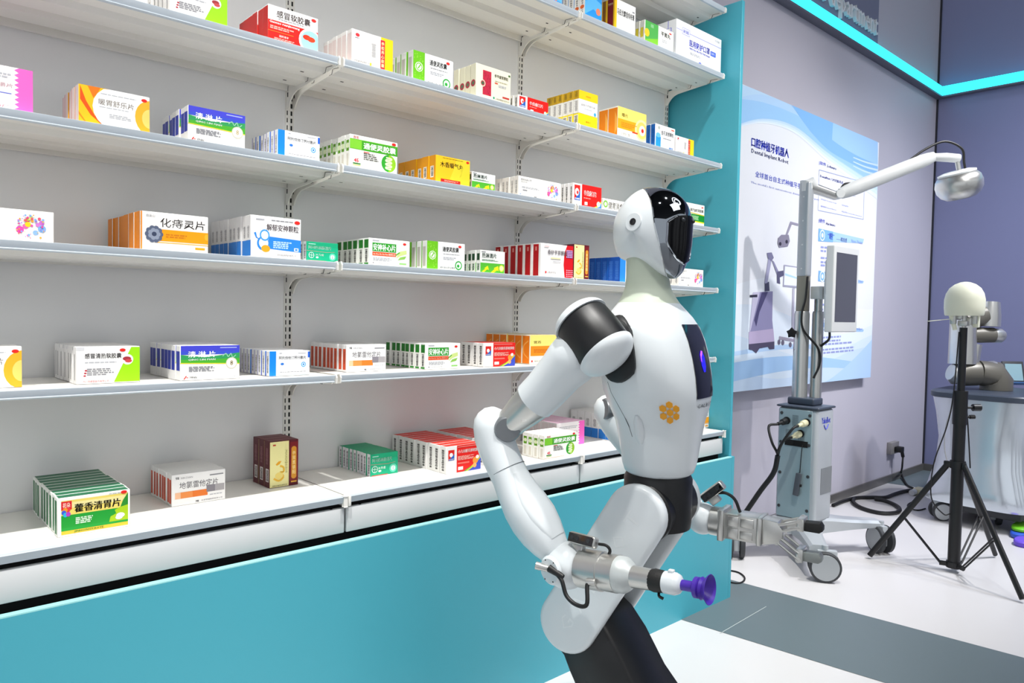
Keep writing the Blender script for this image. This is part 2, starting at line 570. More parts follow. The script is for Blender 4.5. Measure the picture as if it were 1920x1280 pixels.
P['lime'] = ('lime-cornered white', '#f6f4f2', [
    ('R', 0, .9, .12, 1, '#d9d9dc'), ('T', '感冒清热软胶囊', .13, .68, .70, .82, BLK, .012), ('L', .13, .55, .62, .6, LGRY, 1), ('L', .16, .22, .58, .42, GRY, 4),
    ('E', .145, .36, .022, '#b02a3c', 1.5), ('E', .135, .29, .022, '#b02a3c', 1.5), ('E', .125, .22, .022, '#b02a3c', 1.5),
    ('P', [(.58, .03), (1, .03), (1, .98), (.86, .98)], '#9be00e'), ('E', .80, .64, .145, '#e9e7ea', 1), ('E', .79, .66, .06, '#a5303a', 1.8), ('E', .815, .6, .05, '#c9484a', 1.8),
    ('T', '四川同德堂医药有限公司', .10, .035, .5, .095, '#c33b46', 0)] + otc(.72, .9), [('R', .42, .1, .58, .8, '#8f8d8c')], None)
P['redcold'] = ('red and white cold remedy', '#f6f4f2', [
    ('R', 0, 0, 1, .60, '#e3180f'), ('T', '感冒软胶囊', .17, .70, .84, .9, '#3a2a28', .012), ('L', .2, .65, .7, .68, GRY, 1), ('T', 'Ganmao ruanjiaonang', .03, .50, .62, .585, WHT, .02),
    ('L', .04, .36, .55, .46, '#f6b0a4', 2), ('R', .0, .30, .5, .31, '#f0a030'), ('T', '国药准字', .22, .18, .4, .24, WHT, 0), ('L', .12, .08, .52, .15, '#f6b0a4', 2),
    ('E', .84, .29, .35, '#f7f8fa', 1), ('E', .85, .285, .30, '#9fd9f2', 1), ('E', .77, .38, .075, '#d8330f', 1.7), ('E', .86, .35, .075, '#e0421a', 1.7)] + otc(.91, .91), [('R', 0, 0, 1, .97, '#c5170f')], '#f4f0ee')
P['shensong'] = ('white and yellow heart remedy', '#f5f2ef', [
    ('R', .76, 0, 1, 1, '#f8d312'), ('R', .70, .93, .76, 1, '#f8d312'), ('P', [(.69, .08), (.80, .08), (.80, .92), (.69, .92)], '#dc2030'), ('V', '参松养心胶囊', .71, .12, .78, .88, '#f7e8b0', .014),
    ('E', .13, .86, .05, '#d6343c', 1.4), ('L', .07, .76, .18, .79, GRY, 1), ('B', .46, .35, .58, .75, '#c9c7c6'), ('T', '北京以岭药业有限公司', .06, .10, .42, .16, BLK, 0), ('R', .43, .07, .47, .17, '#f8c312')],
    [('R', .1, .05, .9, .9, '#ead9d6')], None)
P['tblg'] = ('green-banded white', '#f4f5f3', [
    ('R', .0, .0, .28, 1, '#6cbf1a'), ('G', .02, .03, .26, .97, '#a4da5a'), ('E', .14, .5, .155, '#eef5e2', 1), ('E', .14, .5, .13, '#6cbf1a', 1), ('E', .14, .5, .1, '#eef5e2', 1), ('P', [(.10, .44), (.13, .44), (.19, .58), (.17, .6)], '#6cbf1a'),
    ('T', '通便灵胶囊', .40, .66, .83, .84, BLK, .014), ('L', .42, .56, .85, .59, GRY, 1), ('L', .42, .36, .76, .48, LGRY, 2), ('T', '通化金马药业集团', .34, .05, .74, .12, '#3d4a4c', 0),
    ('E', .83, .19, .165, '#2aa63a', 1), ('E', .83, .19, .12, '#eef7ee', 1), ('E', .82, .17, .06, '#2aa63a', 1)] + otc(.86, .88), [('R', .25, .1, .75, .8, '#c2c0b6'), ('R', .02, 0, .14, 1, '#6cbf1a')], None)
P['cream'] = ('cream ginseng granule', '#f3efd4', [
    ('R', .19, .16, .43, .86, '#c42a44'), ('G', .20, .18, .42, .84, '#8c1c2e'), ('E', .19, .48, .1, '#e9e6c8', 1), ('E', .19, .48, .075, '#b03246', 1), ('E', .19, .48, .045, '#3c6b46', 1),
    ('T', '参芩健胃颗粒', .52, .74, .92, .84, '#4a4434', .012), ('L', .54, .62, .9, .66, '#b3ab8c', 1), ('R', .53, .56, .62, .6, '#d8563c'), ('L', .64, .48, .9, .56, LGRY, 2),
    ('E', .51, .14, .035, '#1c9a72', 1), ('T', '云南本草制药有限公司', .56, .10, .96, .16, '#4a4434', 0), ('R', .76, .2, .96, .25, '#c43a34'), ('E', .95, .90, .03, '#5a7a4c', 1.5)],
    [('E', .5, .45, .10, '#b03246', 1), ('E', .5, .45, .05, '#4f7a55', 1)], None)
P['simva'] = ('red-fronted white', '#f5f3f2', [
    ('R', .30, 0, 1, 1, '#e41b14'), ('R', .04, .25, .24, .93, '#d9261e'), ('P', [(.04, .25), (.24, .25), (.24, .7)], '#2a60b8'), ('E', .13, .62, .17, '#f5f3f2', .8), ('E', .15, .6, .08, '#d9261e', .8), ('T', '华北制药', .06, .28, .22, .36, WHT, .02),
    ('T', '辛伐他汀片', .37, .52, .82, .76, WHT, .03), ('L', .37, .36, .62, .46, '#f2a49c', 1), ('P', [(.74, 0), (1, 0), (1, .30), (.9, .1)], '#2a7fd0'), ('P', [(.66, 0), (.74, 0), (.9, .1), (1, .3), (1, .38), (.86, .14)], '#f0d53a'), ('E', .9, .22, .13, '#bfe0c8', 1), ('R', .4, .1, .5, .24, WHT)],
    [('B', .3, .1, .7, .85, '#5a5654')], None)
P['yellowupper'] = ('white and yellow upright', '#f2f0ea', [
    ('R', 0, .62, 1, 1, '#f3c91a'), ('R', .36, .76, .62, .82, '#d99a12'), ('T', '盐酸左西替利嗪', .12, .34, .86, .44, '#9c9aa0', 0), ('L', .3, .2, .7, .26, LGRY, 1), ('E', .86, .1, .08, '#37a0dc', 1)],
    [('R', 0, .62, 1, 1, '#caa018'), ('B', .2, .1, .8, .55, '#b5b2b0'), ('B', .25, .7, .75, .95, '#8a6d10')], '#f3d21a')
P['yellowlower'] = ('bright yellow flat', '#f7dc12', [('T', '康恩贝', .38, .4, .64, .54, '#d68a10', .02)], [('R', .1, .1, .9, .9, '#f4efdd'), ('B', .2, .15, .8, .85, '#5c5238')], '#f7dc12')
P['orangepack'] = ('orange and yellow thick', '#f7f3ea', [
    ('R', 0, .62, 1, 1, '#f8e070'), ('R', 0, .30, .78, .62, '#f6a81a'), ('R', .0, .0, 1, .30, '#f8f4ea'), ('E', .84, .42, .36, '#f9e9a8', 1), ('E', .84, .42, .28, '#f6cf6a', 1), ('E', .86, .42, .17, '#f8f0dc', 1), ('E', .87, .42, .07, '#d8301e', 1),
    ('T', '曝光', .14, .70, .34, .82, '#7d6a20', .01), ('L', .12, .36, .66, .54, '#e08a12', 3), ('R', .5, .26, .7, .31, '#d8401e'), ('T', '北京同仁堂', .12, .1, .42, .2, '#8a8580', 0)],
    [('R', .04, .02, .96, .96, '#ee8812'), ('P', [(.7, .1), (.95, .3), (.95, .6), (.7, .85)], '#f6b450')], '#f6ead0')
P['jinhua'] = ('white and blue granule', '#f4f4f4', [
    ('R', .03, .0, .28, .5, '#2c9be0'), ('E', .15, .55, .1, '#6cc0ee', 1.6), ('T', '金花清感颗粒', .30, .60, .92, .78, BLK, .008), ('L', .4, .44, .8, .5, GRY, 1), ('E', .18, .86, .07, '#b6bcb4', 1), ('R', .8, .88, .95, .93, '#e06a50'), ('T', '御药堂', .7, .08, .9, .16, '#2c7fd0', .02)],
    [('R', .05, 0, .95, .98, '#1d6ec6'), ('B', .3, .2, .7, .8, '#124a94')], None)
P['bluewave'] = ('blue-fronted white', '#f3f2ef', [
    ('R', .0, 0, 1, 1, '#2f97e6'), ('P', [(0, .1), (.5, .3), (1, .2), (1, .5), (.5, .6), (0, .42)], '#62b9f2'), ('T', '盐酸氨溴索', .15, .72, .85, .82, WHT, .02), ('E', .8, .28, .09, '#e88a6a', 1), ('R', .1, .04, .5, .08, '#d9ecf8')],
    [('B', .3, .1, .7, .85, '#a3a09c'), ('E', .5, .3, .05, '#e0682c', 1.4)], None)
P['mayinglong'] = ('white maroon-spined ointment', '#f5f4f1', [
    ('R', 0, 0, .1, 1, '#f2c61c'), ('T', '马应龙麝香痔疮膏', .12, .54, .94, .73, BLK, .014), ('R', .84, .78, .95, .82, GRY)], [('R', 0, 0, 1, 1, '#eec21e'), ('R', .45, 0, .9, 1, '#7d1220'), ('R', .05, 0, .3, 1, '#8a5a20'), ('T', '999', .5, .8, .85, .88, '#f0d8b0', .02)], '#f2c61c')
P['pingwei'] = ('green and white stomach pill', '#f2f2ea', [
    ('R', .02, 0, .46, 1, '#54ad52'), ('P', [(.02, 0), (.46, 0), (.46, .42), (.02, .2)], '#84cc3c'), ('E', .08, .5, .17, '#f6c932', 1), ('R', .2, .78, .3, .92, '#86c487'), ('T', '平胃丸', .56, .62, .88, .82, '#3a3c38', .016), ('L', .6, .36, .82, .5, LGRY, 2), ('R', .84, .84, .92, .89, RED)],
    [('R', .1, .3, .7, .7, '#e6d53c')], None)
P['mask'] = ('large white face mask', '#eceef2', [
    ('R', .0, .74, 1, .755, '#8f93e0'), ('R', .12, .66, .28, .84, '#6c70dc'), ('R', .125, .67, .275, .83, '#eceef2'), ('T', '海氏海诺', .14, .70, .26, .80, '#4a50d8', .02),
    ('T', '医用防护口罩', .28, .42, .73, .60, '#3a44d6', .02), ('T', 'MEDICAL PROTECTIVE MASK', .28, .34, .74, .385, '#3a44d6', .02), ('R', .75, .42, .87, .55, '#2f5ce0'), ('T', 'N95', .77, .445, .85, .525, '#dfe8fb', .02),
    ('L', .3, .2, .55, .27, LGRY, 2), ('E', .52, .0, .1, '#2f50d8', 1), ('T', '十只装', .84, .86, .95, .92, GRY, 0)],
    [('R', .66, .45, .86, .80, '#6c70dc'), ('R', .68, .46, .84, .79, '#e4e6ec'), ('E', .76, .65, .06, '#3a44d6', 1), ('R', .755, .80, .775, 1, '#8f93e0'), ('R', .7, .5, .82, .56, '#3a44d6'), ('T', '11', .3, .42, .42, .54, '#8f93e0', 0)], None)
P['pink'] = ('pink-edged white', '#f5efef', [
    ('P', [(.83, 0), (1, 0), (1, 1), (.83, 1)] + [(.83 - .055 * (k % 2), 1 - k / 18) for k in range(1, 18)], '#f868c4'), ('T', '妇炎康复咀嚼片', .1, .52, .76, .62, '#c49ca4', 0), ('R', .1, .38, .74, .40, '#6470d0'), ('T', '北京中医药厂', .1, .06, .72, .12, '#d0627c', 0), ('L', .1, .72, .76, .85, LGRY, 2)],
    [('R', .1, .05, .9, .95, '#f3e6e8')], '#f2c0dc')
P['nuanwei'] = ('orange-swirled white', '#fbfaf6', [
    ('R', 0, 0, .42, 1, '#fbc118'), ('P', [(.02, .98), (.10, .6), (.22, .25), (.38, 0), (.34, 0), (.16, .25), (.02, .62)], '#f2540a'), ('P', [(.3, 1), (.12, 1), (.2, .7), (.26, .86)], '#f07a12'), ('P', [(0, .3), (.12, .0), (.1, .0), (0, .22)], '#f28a12'),
    ('E', .63, .5, .64, '#fbfaf6', 1.2), ('E', 1.02, .42, .48, '#fcb52c', .85), ('E', 1.0, .40, .26, '#fdd56e', .75),
    ('T', '暖胃舒乐片', .27, .56, .77, .72, '#6a5a50', .004), ('L', .28, .49, .7, .52, LGRY, 1), ('L', .42, .24, .78, .36, LGRY, 3), ('L', .3, .84, .8, .87, LGRY, 1)] + otc(.92, .88), [('R', .1, 0, .9, 1, '#eedad8'), ('R', .0, 0, .12, 1, '#d8707c')], None)
P['qinglin'] = ('blue and green topped white', '#f5f4f2', [
    ('R', .01, .74, 1, 1, '#3a52cc'), ('R', .01, .84, 1, 1, '#4447d0'), ('P', [(.01, .5), (1, .44), (1, .78), (.7, .72), (.4, .66), (.01, .74)], '#2f9c58'), ('P', [(.01, .5), (1, .45), (1, .62), (.5, .6), (.01, .6)], '#4cae30'), ('P', [(.0, .485), (1, .435), (1, .46), (.0, .51)], '#e4da28'),
    ('T', '清 淋 片', .13, .66, .58, .84, WHT, .02), ('T', 'QING LIN PIAN', .13, .56, .58, .62, WHT, .02), ('R', .66, .92, .95, .95, '#aab4ec'), ('W', .82, .66, [(-.2, .02), (-.1, .1), (-.03, .0), (.05, .1), (.1, -.02), (.2, .05)], .012, '#9ad2b0'),
    ('E', .86, .47, .17, '#d8d1bc', 1), ('E', .86, .47, .145, '#f2efe4', 1), ('T', '8', .835, .40, .885, .55, '#c0ae84', .02), ('L', .14, .24, .6, .4, GRY, 4), ('P', [(.05, .03), (.07, .03), (.11, .13), (.09, .13)], '#c8281e'), ('R', .1, .07, .13, .09, '#c8281e'), ('T', 'YIFAN', .15, .05, .27, .11, '#5c5a60', .01), ('R', .82, .06, .93, .08, LGRY)],
    [('R', .1, .28, .9, .84, '#2838a4')], None)
P['atorva'] = ('white tablet with blue stripe', '#f5f5f6', [
    ('R', .0, .01, .16, 1, '#1286e8'), ('R', .95, .72, 1, .96, '#1a5fd0'), ('T', '阿托伐他汀钙分散片', .23, .66, .90, .79, '#4c4a50', .006), ('E', .31, .48, .05, '#2a74d0', 1.5), ('E', .84, .44, .105, '#4aa4ea', 1), ('E', .84, .44, .07, '#dcebf8', 1), ('E', .84, .44, .04, '#2a80d8', 1), ('L', .25, .14, .92, .17, GRY, 1), ('R', .2, .02, 1, .08, '#c3e4f2'), ('R', .24, .9, .3, .93, LGRY), ('R', .7, .9, .9, .92, LGRY)],
    [('B', .38, .12, .66, .8, '#3c3a40'), ('R', .0, 0, .12, 1, '#4438b8')], None)
P['tbl45'] = ('white forty-five capsule', '#f4f4ee', [
    ('R', 0, .58, 1, .88, '#5fb41e'), ('R', .0, .60, .24, .86, '#7cc832'), ('R', .24, .58, 1, .86, '#3f9f1e'), ('T', '通便灵胶囊', .28, .63, .96, .82, WHT, .03), ('T', '百花', .07, .89, .18, .97, '#d23a30', .03), ('L', .28, .3, .6, .52, '#6a6a64', 4), ('R', .28, .52, .4, .55, '#d86a5c'),
    ('T', '45', .085, .20, .18, .31, '#dc2a3c', .03), ('R', .06, .14, .22, .18, '#3d7a34'), ('R', .06, .10, .22, .12, '#b4cc3c'), ('R', 0, .035, .62, .05, '#d8a48c')] + capsule45(.81, .32) + otc(.92, .93), [('R', .22, .52, .8, .84, '#5f9a1a'), ('E', .52, .68, .08, '#e0ecc0', 1.2), ('R', .3, .08, .7, .44, '#ddd9cc')], '#f6f5ef')
P['muxiang'] = ('golden yellow pill', '#f4b41c', [
    ('R', 0, 0, 1, 1, '#f8c420'), ('P', [(.35, 0), (1, 0), (1, 1), (.6, 1), (.5, .5)], '#f9d532'), ('R', .15, .05, .72, .17, '#c41e18'), ('L', .25, .08, .66, .14, '#f0a08c', 2), ('T', '木香顺气丸', .13, .60, .80, .80, '#2c2c14', .014), ('P', [(.68, .3), (.75, .5), (.72, .6), (.82, .75), (.74, .35)], '#d8c830'), ('L', .2, .92, .8, .95, '#8a6a10', 1)] + otc(.93, .92),
    [('R', 0, 0, 1, 1, '#ec9f14'), ('R', .2, .2, .72, .62, '#f4f0e4'), ('B', .28, .24, .66, .58, '#33312c')], '#f2a818')
P['relin'] = ('green-based white', '#f1f3ee', [
    ('R', .0, .0, .98, .44, '#54b634'), ('P', [(.06, .04), (.2, .18), (.16, .2), (.3, .32), (.34, .12), (.28, .16), (.14, .02)], '#f3e31c'), ('P', [(.42, .02), (.58, .2), (.54, .23), (.72, .34), (.74, .1), (.68, .14), (.54, .02)], '#f3e31c'), ('E', .86, .24, .16, '#c9dc3a', 1), ('E', .86, .24, .11, '#e8ecb0', 1),
    ('T', '热淋清片', .06, .66, .64, .88, '#253a2e', .016), ('L', .06, .52, .72, .6, '#5d8c6a', 2), ('R', .04, .9, .2, .94, GRY)], [('B', .2, .1, .8, .4, '#1f5e30'), ('R', .2, .55, .8, .85, '#20482a')], None)
P['dots'] = ('white bubble-circle', '#f3f0ea', [
    ('T', 'ERNAUT', .06, .80, .3, .89, '#5a5a62', .004), ('T', '依苏厄', .06, .70, .2, .76, GRY, 0), ('L', .08, .42, .56, .52, LGRY, 2), ('R', .1, .3, .2, .36, GRY), ('E', .05, .12, .03, '#7aa0c8', 1.2), ('R', .36, .06, .42, .1, '#55555a')] + dots(.80, .47, .42),
    [('B', .3, .15, .7, .8, '#9c9a98')], None)
P['jianwei'] = ('low white digestion', '#f2efe8', [('T', '健胃消食片', .22, .2, 1.0, .78, '#5a5650', .006), ('E', .1, .55, .3, '#7cb84c', 1), ('E', .1, .55, .17, '#e5eecb', 1), ('R', .9, .84, .97, .92, RED)], [], None)
P['hugan'] = ('green and yellow liver', '#f3f1ea', [
    ('R', .12, .2, 1, .52, '#0e8a28'), ('R', 0, .2, .1, .62, '#0e9a50'), ('P', [(.1, .18), (1, .14), (1, .2), (.12, .22)], '#f0dc1c'), ('P', [(.1, .56), (1, .5), (1, .54), (.12, .6)], '#d4c428'), ('E', .12, .42, .2, '#f3e01c', .8), ('E', .02, .16, .1, '#7cc024', 1.4), ('T', '复方益肝灵胶囊', .26, .64, .94, .78, '#4a4a44', .01), ('L', .36, .26, .8, .46, '#a9d8a4', 4), ('R', .84, .86, .93, .91, RED)], [('B', .3, .1, .7, .8, '#8a8a84')], None)
P['huazhi'] = ('orange-spined white', '#f5f2ee', [
    ('R', .0, .0, .02, 1, '#e88a10'), ('R', .18, .25, 1, .56, '#fba00a'), ('R', .2, .20, 1, .225, '#fbb84a'), ('T', '化痔灵片', .28, .62, .95, .86, '#2a2422', .004), ('T', '白云山', .08, .86, .2, .93, GRY, 0), ('L', .36, .34, .76, .46, '#d17a10', 2), ('R', .8, .08, .95, .14, '#fba00a'), ('E', .98, .44, .09, '#fbb630', .7)] +
    [('E', .19, .42, .07, '#59637c', 1, .16 * math.cos(q), .16 * math.sin(q)) for q in [2 * PI * k / 10 for k in range(10)]] + [('E', .19, .42, .06, '#8f98ac', 1, .1 * math.cos(q), .1 * math.sin(q)) for q in [2 * PI * k / 7 for k in range(7)]] + [('E', .19, .42, .06, '#39425c', 1)],
    [('R', .0, .02, .86, 1, '#e58508')], '#f2e6d8')
P['jieyu'] = ('blue-banded white granule', '#f4f2f1', [
    ('P', [(.36, .22), (1, .18), (1, .48), (.34, .52)], '#2a86e0'), ('T', '解郁安神颗粒', .31, .66, .95, .82, '#3c2c34', .012), ('L', .44, .24, .84, .42, '#bcdcf6', 4), ('E', .24, .34, .17, '#2f8ae2', .9), ('E', .25, .35, .13, '#f4f2f1', .9), ('E', .27, .54, .14, '#48a0ea', .9), ('E', .27, .54, .10, '#f4f2f1', .9), ('P', [(.06, .58), (.1, .46), (.2, .42), (.12, .48), (.1, .6)], '#2f8ae2'),
    ('E', .29, .22, .085, '#f0a422', 1.3), ('R', .86, .2, .95, .28, '#e4f1fb'), ('R', .88, .22, .93, .26, '#2a86e0'), ('T', '郑州润弘制药股份有限公司', .52, .06, .90, .11, '#4c4a50', 0), ('R', .1, .9, .26, .93, LGRY), ('L', .4, .90, .84, .93, GRY, 1)] + otc(.92, .91), [('R', 0, 0, 1, .40, '#2a7fd8'), ('R', .0, .0, 1, .03, '#f0efee'), ('B', .25, .46, .7, .74, '#aba8aa')], None)
P['aspirin'] = ('green aspirin', '#0fa878', [
    ('R', 0, 0, 1, .74, '#12b082'), ('P', [(0, .52), (.62, .48), (.9, .52), (.9, .535), (.62, .50), (0, .54)], '#c08a7c'), ('T', '阿司匹林肠溶片', .06, .62, .78, .80, '#d7f3e8', .01), ('R', .06, .86, .28, .9, '#b5e8d6'), ('E', .15, .30, .155, '#e6f8f0', 1), ('E', .15, .30, .13, '#0e9c74', 1), ('R', .145, .18, .155, .42, '#e6f8f0'), ('R', .07, .29, .23, .31, '#e6f8f0'),
    ('T', '30 片/盒', .28, .28, .54, .40, '#e9faf3', .02), ('E', .33, .2, .05, '#e9faf3', 1.6), ('E', .82, .26, .2, '#5fd6b4', 1), ('E', .82, .26, .12, '#d9f6ea', 1), ('P', [(.81, .16), (.83, .16), (.82, .48)], '#6a9a8a'), ('R', .04, .0, .62, .035, '#e05a48')],
    [('R', .0, .0, 1, 1, '#e3e2e6'), ('B', .3, .12, .7, .86, '#3d3a40'), ('R', .9, 0, 1, 1, '#10a87a')], '#0f9f70')
P['anshen'] = ('green-plaque white calming', '#f3f3ef', [
    ('R', .08, .52, .66, .84, '#2c9c28'), ('T', '安神补心片', .10, .55, .64, .80, WHT, .03), ('R', .08, .36, .66, .50, '#e5531e'), ('T', 'An Shen Bu Xin Pian 健康生活', .10, .39, .64, .47, '#fbe3d4', .01), ('P', [(.66, .3), (.78, .42), (.93, .5), (.92, .64), (.76, .58), (.7, .44)], '#cfe08a'), ('P', [(.64, .38), (.76, .52), (.74, .56), (.66, .46)], '#5fae3a'), ('P', [(.7, .24), (.88, .3), (.92, .42), (.76, .36)], '#8cc456'),
    ('L', .1, .16, .6, .3, LGRY, 3), ('R', .74, .08, .92, .14, '#86c46a'), ('R', .08, .9, .24, .94, LGRY), ('E', .1, .09, .03, GRY, 1), ('T', '吉林益民堂', .16, .07, .48, .11, GRY, 0)] + otc(.87, .87), [('R', .12, .64, .88, .95, '#1f7a22'), ('R', .12, .02, .88, .09, '#2c8a28'), ('B', .28, .12, .72, .58, '#3c3a36')], '#f2f2ec')
P['xiangsha'] = ('red-edged white granule', '#f1eeec', [
    ('P', [(.74, 0), (1, 0), (1, 1), (.80, 1), (.72, .75), (.70, .4)], '#d5121c')] + [('E', .80 + .045 * i, .06 + .06 * j, .016, '#e6d3ea', 1) for i in range(5) for j in range(4)] + [('R', .78, .62, .98, .86, '#8a3c8e')] + [('E', .79 + .04 * i, .65 + .05 * j, .016, '#efe0f2', 1) for i in range(5) for j in range(5)] +
    [('T', '香砂平胃颗粒', .20, .68, .80, .82, '#4c4450', .006), ('R', .3, .56, .6, .6, '#efe9b0'), ('L', .36, .46, .6, .49, LGRY, 1), ('E', .15, .14, .035, '#d22a30', 1), ('T', '云南滇中药业', .2, .11, .46, .17, '#5c5458', 0), ('R', .1, .9, .24, .93, '#e6c8c8')],
    [('R', .06, .03, .74, .97, '#b30d14'), ('R', .3, .78, .5, .9, '#dc8a80')], '#efe6e4')
P['maroon'] = ('maroon and cream pollen', '#5e1420', [
    ('R', 0, .01, .66, .985, '#f1e9a4'), ('E', .92, .0, 0.001, '#5e1420', 1), ('W', .32, .34, [(.02, .12), (.1, .08), (.1, -.02), (.02, -.02), (.1, -.12), (0, -.2), (-.12, -.14)], .022, '#eebc3c'), ('P', [(.2, .5), (.3, .56), (.4, .56), (.34, .5), (.24, .47)], '#e8a824'), ('E', .32, .25, .075, '#f0d878', 1.2),
    ('R', .70, .1, .98, .95, '#7d1a1e'), ('R', .75, .2, .93, .80, '#d9942c'), ('E', .84, .8, .055, '#d9942c', 1.1), ('E', .84, .2, .055, '#d9942c', 1.1), ('V', '参茸黑锁阳', .79, .24, .89, .76, '#f6dc94', .03), ('R', .74, .07, .94, .10, '#e8b040'), ('B', .52, .3, .62, .8, '#c0b878'), ('R', .1, .9, .2, .93, '#c43a2a'), ('T', '内蒙古大唐药业有限公司', .08, .025, .6, .055, '#4a4020', 0)],
    [('R', .05, .0, .95, 1, '#561420'), ('R', .3, .12, .8, .40, '#eee8e4'), ('B', .36, .14, .74, .38, '#2c2424'), ('B', .3, .5, .7, .85, '#8a5a60')], '#6a1f26')
P['bluebox'] = ('deep blue', '#1b57b4', [('R', .0, 0, .3, 1, '#2f8ae2'), ('R', .3, 0, 1, 1, '#eef2f6'), ('T', '感冒灵', .4, .5, .9, .7, '#2a50b0', .02)], [('R', 0, 0, 1, .98, '#1a54b2'), ('B', .2, .1, .8, .85, '#3d74c8')], '#2a62c0')
P['lora'] = ('orange-barred white', '#f5f4f3', [
    ('T', '地氯雷他定片', .14, .52, .86, .74, '#454048', .004), ('T', '恒瑞', .07, .84, .13, .92, BLK, .01), ('T', 'XIN DIAN', .16, .84, .38, .90, GRY, 0), ('R', .70, .84, .96, .88, GRY), ('R', .06, .22, .66, .42, '#f0914a'), ('R', .38, .22, .66, .42, '#ee7a28'), ('R', .06, .22, .16, .42, '#f8c39c'), ('R', .64, .32, .98, .54, '#a9a5a8'), ('R', .64, .32, .8, .54, '#86828a'),
    ('T', 'MK', .44, .04, .5, .1, '#3a3a44', .02), ('T', '北京恒瑞制药有限公司', .54, .05, .94, .10, '#7c7880', 0), ('L', .7, .2, .94, .24, LGRY, 1)], [('R', .12, .08, .78, .84, '#d8502a'), ('B', .3, .3, .6, .75, '#8c3c2c')], '#e9e8e7')
P['xiaoer'] = ('blue-cornered red granule', '#f2f0ee', [
    ('R', .30, 0, 1, 1, '#e2201a'), ('P', [(.62, 0), (1, 0), (1, .48), (.9, .3), (.78, .12)], '#3a4fc0'), ('P', [(.54, 0), (.62, 0), (.78, .12), (.98, .42), (1, .5), (.76, .2)], '#c8cf2c'), ('P', [(.5, 0), (.55, 0), (.76, .18), (.7, .15)], '#2ba04a'), ('E', .84, .36, .13, '#ef9a3c', 1), ('E', .82, .18, .09, '#f0b068', 1), ('E', .9, .48, .07, '#f6efe8', 1.2),
    ('R', .06, .48, .23, .86, '#d9261e'), ('P', [(.06, .48), (.23, .48), (.23, .7)], '#2a60b8'), ('E', .14, .68, .08, '#f5f3f2', 1), ('T', '华北制药', .07, .50, .22, .54, WHT, .02), ('T', '小儿氨酚黄那敏颗粒', .33, .70, .97, .83, WHT, .014), ('L', .33, .44, .8, .6, '#f6b0a4', 4), ('R', .33, .3, .66, .36, '#ee7468'), ('R', .34, .08, .48, .2, WHT), ('R', .32, .92, .9, .95, '#f0877c')],
    [('B', .3, .1, .72, .88, '#4a4644')], '#e0301e')
P['orange2'] = ('tall yellow-topped orange-side', '#f6f0dc', [('R', 0, .62, 1, 1, '#f9e47c'), ('R', .02, .28, .9, .62, '#f08c1e'), ('T', '胃苏', .14, .7, .4, .8, '#7c6a1e', .01), ('L', .14, .38, .7, .52, '#c86c12', 3), ('E', .08, .1, .04, '#d22a30', 1), ('T', '康缘药业', .16, .07, .44, .13, GRY, 0)],
    [('R', .04, .02, .92, .97, '#f0800e'), ('W', .5, .5, [(.1, .3), (-.1, .15), (-.14, 0), (-.1, -.15), (.1, -.3)], .02, '#f7ab52')], '#f8e8c0')
P['huoxiang'] = ('green stomach tablet', '#f1f3ec', [
    ('R', .05, .08, .97, .92, '#e9d36a'), ('R', .05, .72, .97, .86, '#ecdf9a'), ('R', .05, .20, .97, .54, '#1e9a34'), ('R', .05, .14, .97, .22, '#22a03a'), ('R', .05, .05, .97, .14, '#ecc23a'), ('P', [(.70, .2), (.97, .2), (.97, .9), (.9, .72), (.86, .56), (.78, .5), (.8, .4), (.72, .34)], '#a8cc1e'), ('P', [(.86, .56), (.90, .74), (.97, .92), (.97, .6)], '#2a8a2c'),
    ('T', '藿香清胃片', .23, .585, .86, .80, '#14120c', .03), ('R', .05, .68, .19, .90, '#d8242a'), ('T', '花朵', .07, .74, .17, .86, '#f8d8c8', .03)] + [('E', .12, .62, .06, c, .9, .06 * math.cos(q), .07 * math.sin(q)) for c, q in (('#e23a3a', 1.0), ('#f0922a', 2.1), ('#3a58d0', 3.2), ('#28b4d8', 4.3), ('#b43ac0', 5.4))] +
    [('L', .24, .28, .52, .46, '#d4eed2', 4), ('E', .86, .34, .07, '#f1f2f0', 1.5), ('E', .84, .29, .06, '#e2e5e0', 1.5), ('T', 'JINHONGYAOYE', .22, .065, .62, .125, '#5a9a3a', .02), ('L', .7, .93, .86, .95, GRY, 1)] + otc(.91, .945),
    [('R', .0, .06, .8, .92, '#1b6a3a'), ('R', .0, .0, .2, 1, '#eef0ea'), ('R', .9, 0, 1, 1, '#f3f4ee')], '#1f6b48')
P['whiteplain'] = ('plain white', '#f3f2f0', [('L', .1, .3, .8, .6, LGRY, 3)], [('B', .3, .1, .7, .8, '#b0aeac')], None)

